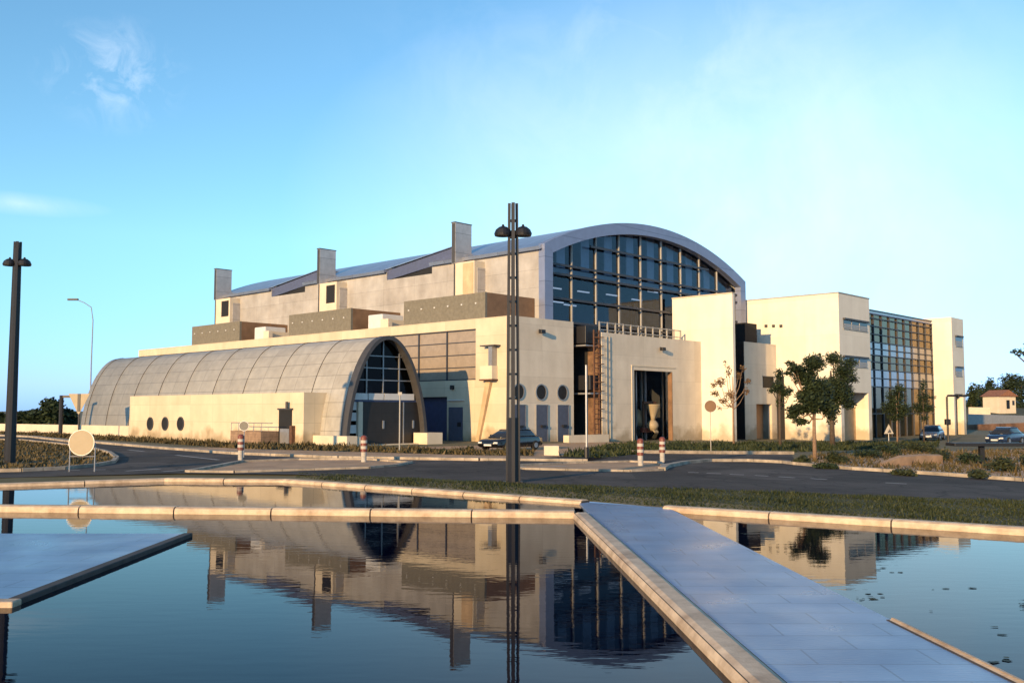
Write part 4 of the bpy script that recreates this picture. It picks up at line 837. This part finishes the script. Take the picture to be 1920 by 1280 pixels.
# ------------------------------------------------------------------ lamp masts
def mast(label, p, h, rz, solid):
    o = thing('lamp_mast', label, 'street lamp', p, rz, 'dark lattice lamp masts')
    def hw(z): return 0.215-0.062*z/h
    for k in range(4):
        a = k*math.pi/2; c, s = math.cos(a), math.sin(a); pts = []
        b = MB(); fw = 0.07 if k % 2 == 0 else 0.10
        b.loft([[(c*r_-s*u, s*r_+c*u, z) for r_, u in ((hw(z)-.085, -fw/2), (hw(z), -fw/2), (hw(z), fw/2), (hw(z)-.085, fw/2))] for z in (0, h)])
        b.build('leg', M['dark'], o)
    z = 1.0
    while z < h-.3:
        r_ = hw(z)-.02
        MB().prism([(r_, 0, z), (0, r_, z), (-r_, 0, z), (0, -r_, z)], (0, 0, .06)).build('rung', M['dark'], o); z += 0.72 if z < h-2.2 else .5
    z1 = h*0.97 if solid else 1.9
    b = MB(); r0, r1 = hw(0)*.93, hw(z1)*.93
    b.loft([[(r*math.cos(k*math.pi/2), r*math.sin(k*math.pi/2), z) for k in range(4)] for r, z in ((r0, 0.02), (r1, z1))]); b.build('infill_panel' if solid else 'base_sleeve', M['dark'], o)
    MB().box(-.28, .28, -.28, .28, -.05, .03).build('base_plate', M['dark'], o)
    hz = h-0.92
    for k in (0, 1):
        sg = -1 if k else 1
        hd = MB(); hd.lathe([(.10, .0), (.25, -.02), (.27, .05), (.22, .17), (.12, .25), (.05, .27), (.03, .33)], (sg*.30*math.cos(-rz), sg*.30*math.sin(-rz), hz-.05), (0, 0, 1), 18)
        hd.build('lamp_head', M['dark'], o)
    r_ = MB(); r_.tube([(.30*math.cos(-rz), .30*math.sin(-rz), hz+.06), (-.30*math.cos(-rz), -.30*math.sin(-rz), hz+.06)], .04); r_.build('cross_arm', M['dark'], o)
    return o
mast('dark lattice lamp mast standing in the middle, before the hall', gp(962, 904), 8.32, rad(2), False)
mast('solid looking dark lamp mast at the left edge on the grass island', gp(18, 868), 9.0, rad(20), True)
# curved street lamp far left
p = at_d(168, 800, 125); p.z = 0
o = thing('street_lamp', 'thin grey curved arm street lamp rising behind the tunnel building', 'street lamp', p)
k = 125/F; top = EYE+(770-600)*k
MB().tube([(0, 0, 0), (-.05, 0, 8), (0, 0, top), (-.4*k*10, 0, top+1.7), (-1.2, 0, top+2.3), (-2.2, 0, top+2.7)], [.10, .09, .07, .06, .05, .05], 8).build('pole', M['galv'], o)
MB().box(-3.4, -2.0, -.16, .16, top+2.6, top+2.85).build('lamp_head', M['rim'], o, bevel=.05)
def elbow(name, label, base, h, arm, r, m, head=True, cat='lamp post', sg=1):
    o = thing(name, label, cat, base); MB().tube([(0, 0, -.1), (0, 0, h-.12), (sg*.06, 0, h-.02), (sg*.16, 0, h), (sg*arm, 0, h)], r, 8).build('post', M[m], o)
    if head: MB().box(min(sg*arm, sg*(arm+.8)), max(sg*arm, sg*(arm+.8)), -.2, .2, h-.12, h+.08).build('lamp_head', M[m], o, bevel=.03)
    return o
p = gp(1778, 829); o = elbow('elbow_lamp', 'dark elbow shaped lamp post before the white office end block', p, (829-742)*p.y/F, .9, .09, 'dark'); MB().box(-.2, .2, -.2, .2, 1.5, 2.0).build('control_box', M['dark'], o, bevel=.03)
p = gp(576, 834); elbow('bent_pipe', 'short dark bent pipe standing near the annex door', p, .72, .42, .06, 'rim', False, 'pipe', -1)
p = gp(1100, 858); o = thing('thin_post', 'tall dark thin post before the black slot beside the entrance', 'post', p); MB().tube([(0, 0, -.1), (0, 0, .5)], .11).build('foot', M['dark'], o); MB().tube([(0, 0, .5), (0, 0, 4.3)], .05).build('pole', M['galv'], o)
p = gp(749, 848); o = thing('thin_post', 'thin pale post standing before the tunnel gates', 'post', p); MB().tube([(0, 0, -.1), (0, 0, 3.0)], .035).build('pole', M['mull'], o); MB().box(-.1, .1, -.03, .03, 2.9, 3.05).build('finial', M['mull'], o)
# bollards
def bollard(label, px, py):
    p = gp(px, py); o = thing('bollard', label, 'bollard', p, group='red and white banded bollards')
    MB().lathe([(.11, -.05), (.11, .42)], n=14).build('base', M['worn_white'], o)
    q = MB(); q2 = MB(); 
    for k in range(5): (q if k % 2 == 0 else q2).lathe([(.135, .42+.12*k), (.135, .54+.12*k)], n=14)
    q.lathe([(.135, 1.02), (.09, 1.08), (.02, 1.10)], n=14)
    q.build('red_band', M['red'], o); q2.build('white_band', M['worn_white'], o)
bollard('red and white banded bollard below the grey disc sign', 451, 862); bollard('red and white banded bollard before the tunnel gates', 682, 866)
bollard('red and white banded bollard on the sandy island, left of two', 1201, 873); bollard('red and white banded bollard nearest the white kerb corner', 1242, 866)
# signs
def disc_sign(label, base, zc, r, legs, m, post='galv', name='round_sign'):
    o = thing(name, label, 'road sign', base)
    d = MB().lathe([(r, 0), (r, .025)], (0, -.05, zc), (0, -1, 0), 32).build('disc', M[m], o)
    MB().lathe([(r, 0), (r+.02, 0), (r+.02, .035), (r, .035)], (0, -.048, zc), (0, -1, 0), 32).build('rim', M['galv'], d)
    for lx in legs: MB().tube([(lx, 0, -.1), (lx, 0, zc+(.0 if len(legs) > 1 else r*.6))], .022, 8).build('leg', M[post], o)
    if len(legs) > 1: MB().tube([(legs[0], 0, zc-r-.05), (legs[1], 0, zc-r-.05)], .02, 6).build('brace', M[post], o)
p = gp(153, 884); k = p.y/F; disc_sign('large round cream sign on two thin legs by the channel coping', p, (884-830)*k, 23*k, (-23*k, 24*k), 'cream_paint')
p = gp(453, 858); k = p.y/F; disc_sign('small grey disc sign standing above a banded bollard', p+Vector((0, .35, 0)), (858-799)*k, 8.5*k, (0,), 'sign_grey')
p = gp(1333, 848); k = p.y/F; disc_sign('brown disc sign on thin white post before the cream wing wall', p, (848-762)*k, 10.5*k, (0,), 'umber', 'worn_white')
p = gp(147, 822); k = p.y/F; o = thing('yield_sign', 'pale triangular sign pointing down at the left end of the tunnel', 'road sign', p)
z0 = EYE+(770-776)*k; z1 = EYE+(770-738)*k; MB().prism([(-20*k, -.08, z1), (20*k, -.08, z1), (1*k, -.08, z0), (-1*k, -.08, z0)], (0, -.03, 0)).build('plate', M['cream_paint'], o); MB().tube([(0, 0, -.1), (0, 0, z1)], .07).build('post', M['rim'], o); MB().box(-.1, .1, -.15, -.112, z0+.2, z1).build('bracket', M['rim'], o)
p = gp(113, 818); k = p.y/F; o = thing('direction_sign', 'dark narrow post sign left of the pale triangular sign', 'road sign', p); h = EYE+(770-741)*k; MB().tube([(0, 0, -.1), (0, 0, h)], .17).build('post', M['dark'], o); MB().box(-.1, .75, -.1, .1, h-.2, h).build('arm', M['dark'], o)
p = gp(1667, 832); k = p.y/F; o = thing('warning_sign', 'white triangular sign standing before the shaded office glass', 'road sign', p); MB().prism([(-9*k, 0, 19*k), (9*k, 0, 19*k), (0, 0, 37*k)], (0, -.03, 0)).build('plate', M['worn_white'], o); MB().prism([(-3*k, -.031, 21*k), (5*k, -.031, 21*k), (2*k, -.031, 28*k)], (0, -.004, 0)).build('symbol', M['rim'], o); MB().tube([(0, .04, -.1), (0, .04, 30*k)], .035).build('post', M['galv'], o)
# flat topped dark table on the right bank
p = gp(1841, 869); k = p.y/F; o = thing('board_table', 'dark flat topped table on a single post at the right roadside', 'table', p)
MB().box(-58*k, 75*k, -.5, .5, 33*k, 39*k).build('top', M['dark'], o, bevel=.02); MB().box(-.11, .11, -.11, .11, -.1, 33*k).build('leg', M['dark'], o)
# low wall patch on the bank
a_, c_ = gp(1655, 874), gp(1768, 868); o = MB(); n_ = Vector((0.1, .5, 0)); o.loft([[(p_.x, p_.y, p_.z-.1), (p_.x, p_.y, p_.z+h_*.9), (p_.x+.1, p_.y+.6, p_.z+h_), (p_.x+.1, p_.y+.6, p_.z-.1)] for p_, h_ in ((a_, .15), (a_.lerp(c_, .3), .42), (a_.lerp(c_, .7), .45), (c_, .40))])
tag(o.build('low_wall', M['sand']), 'low sandy retaining wall in the planted bank at right', 'wall')

# ------------------------------------------------------------------ vehicles
def rsec(x, wb, wt, z0, z1, n=3):
    pts = []; r = min(.12, (z1-z0)*.3)
    for (cy, cz, a0) in ((wb-r, z0+r, -90), (wt-r, z1-r, 0), (-wt+r, z1-r, 90), (-wb+r, z0+r, 180)):
        for k in range(n+1): a = rad(a0+90*k/n); pts.append((x, cy+r*math.cos(a), cz+r*math.sin(a)))
    return pts
def car(label, p, rz, m):
    o = thing('parked_car', label, 'car', p, rz)
    b = MB().loft([rsec(x, wb, wt, z0, z1) for x, wb, wt, z0, z1 in ((-2.12, .70, .68, .38, .72), (-2.05, .80, .76, .26, .84), (-1.6, .84, .80, .22, .90), (-.7, .85, .82, .2, .93), (.6, .85, .82, .2, .92), (1.2, .84, .80, .2, .84), (1.85, .80, .74, .22, .74), (2.08, .72, .66, .30, .64))])
    body = b.build('body', M[m], o, smooth=True)
    MB().loft([rsec(x, wb, wt, .86, z1) for x, wb, wt, z1 in ((-1.75, .72, .66, .93), (-1.25, .76, .60, 1.30), (-.9, .77, .60, 1.36), (.1, .77, .60, 1.37), (.35, .77, .60, 1.33), (1.15, .74, .66, .90))]).build('windows', M['pane'], o, smooth=True)
    MB().loft([rsec(x, w_, w_, z1, z1+.05, 1) for x, w_, z1 in ((-1.2, .58, 1.29), (-.8, .60, 1.345), (.05, .60, 1.355), (.3, .58, 1.32))]).build('roof', M[m], body)
    for x in (-1.3, 1.28):
        for y in (-.78, .78):
            sg = 1 if y > 0 else -1; w_ = MB().lathe([(.20, 0), (.30, .0), (.31, .05), (.31, .15), (.28, .19)], (x, y-sg*.1, .31), (0, sg, 0), 18).build('wheel', M['tyre'], o); MB().lathe([(.18, 0), (.18, .012)], (x, y+sg*.088, .31), (0, sg, 0), 14).build('rim', M['galv'], w_)
    for y in (-.55, .55): MB().box(2.03, 2.10, y-.13, y+.13, .48, .6).build('headlight', M['white_paint'], o, bevel=.02); MB().box(-2.13, -2.08, y-.15, y+.15, .55, .68).build('tail_light', M['red'], o)
    MB().box(2.085, 2.105, -.26, .26, .33, .45).build('number_plate', M['white_paint'], o); MB().box(-2.15, -2.10, -.26, .26, .42, .54).build('number_plate', M['white_paint'], o)
    for y in (-.95, .95): MB().box(.55, .7, min(y, y*.84), max(y, y*.84), .92, 1.04).build('mirror', M[m], o, bevel=.02)
    return o
p = gp(957, 843); car('black saloon car parked before the corner of the hall', p, rad(233), 'car_black').scale = (.95, .95, .80)
p = gp(1848, 832); car('grey car parked beyond the dark table at right', p+Vector((0, 10, 0)), rad(238), 'car_grey')
p = gp(1905, 836); car('blue car parked at the right edge below the rise', p+Vector((1.2, 4, 0)), rad(222), 'car_blue')
# mixer lorry in the entrance
o = bthing('mixer_lorry', 'red and cream concrete mixer lorry backed into the hall entrance', 'lorry', 16.75, 1.0, -.4)
MB().box(15.8, 17.7, .2, 8.0, .4, .75).build('chassis', M['red'], o)
MB().lathe([(.55, 0), (1.0, .9), (1.15, 2.2), (1.05, 3.6), (.7, 4.4)], (16.75, .9, 1.55), (0, 1, -.12), 24).build('drum', M['cream_paint'], o, smooth=True)
MB().lathe([(.62, 2.62), (.58, 2.55), (.2, 1.6), (.16, 1.3)], (16.75, -.15, 0), (0, 0, 1), 20).build('hopper', M['cream_paint'], o, smooth=True)
MB().lathe([(.05, -.46), (.25, -.40), (.42, -.2), (.48, 0), (.42, .2), (.25, .40), (.05, .46)], (16.75, -.1, .95), (0, 0, 1), 20).build('discharge_drum', M['cream_paint'], o, smooth=True)
MB().loft([[(16.55, .2, 1.1), (16.95, .2, 1.1), (16.95, .25, 1.0), (16.55, .25, 1.0)], [(16.5, -.5, .45), (17.0, -.5, .45), (17.0, -.48, .36), (16.5, -.48, .36)]]).build('chute', M['cream_paint'], o)
q = MB()
for t in (15.9, 17.5): q.box(t, t+.12, .15, .3, .6, 2.7)
q.box(15.9, 17.62, .1, .3, 2.65, 2.85); q.build('rear_frame', M['rust'], o)
for t in (15.6, 17.4):
    for s in (.9, 2.2): w_ = MB().lathe([(.2, 0), (.48, 0), (.5, .06), (.5, .4), (.46, .46)], (t, s, .5), (1, 0, 0), 18).build('wheel', M['tyre'], o); MB().lathe([(.2, -.01), (.2, .005)], (t, s, .5), (1, 0, 0), 12).build('rim', M['galv'], w_)
MB().box(15.6, 17.9, 6.2, 8.1, .7, 2.9).build('cab', M['red'], o, bevel=.1)
for t in (15.85, 17.45): MB().box(t, t+.25, .12, .19, .62, .78).build('tail_light', M['red'], o)
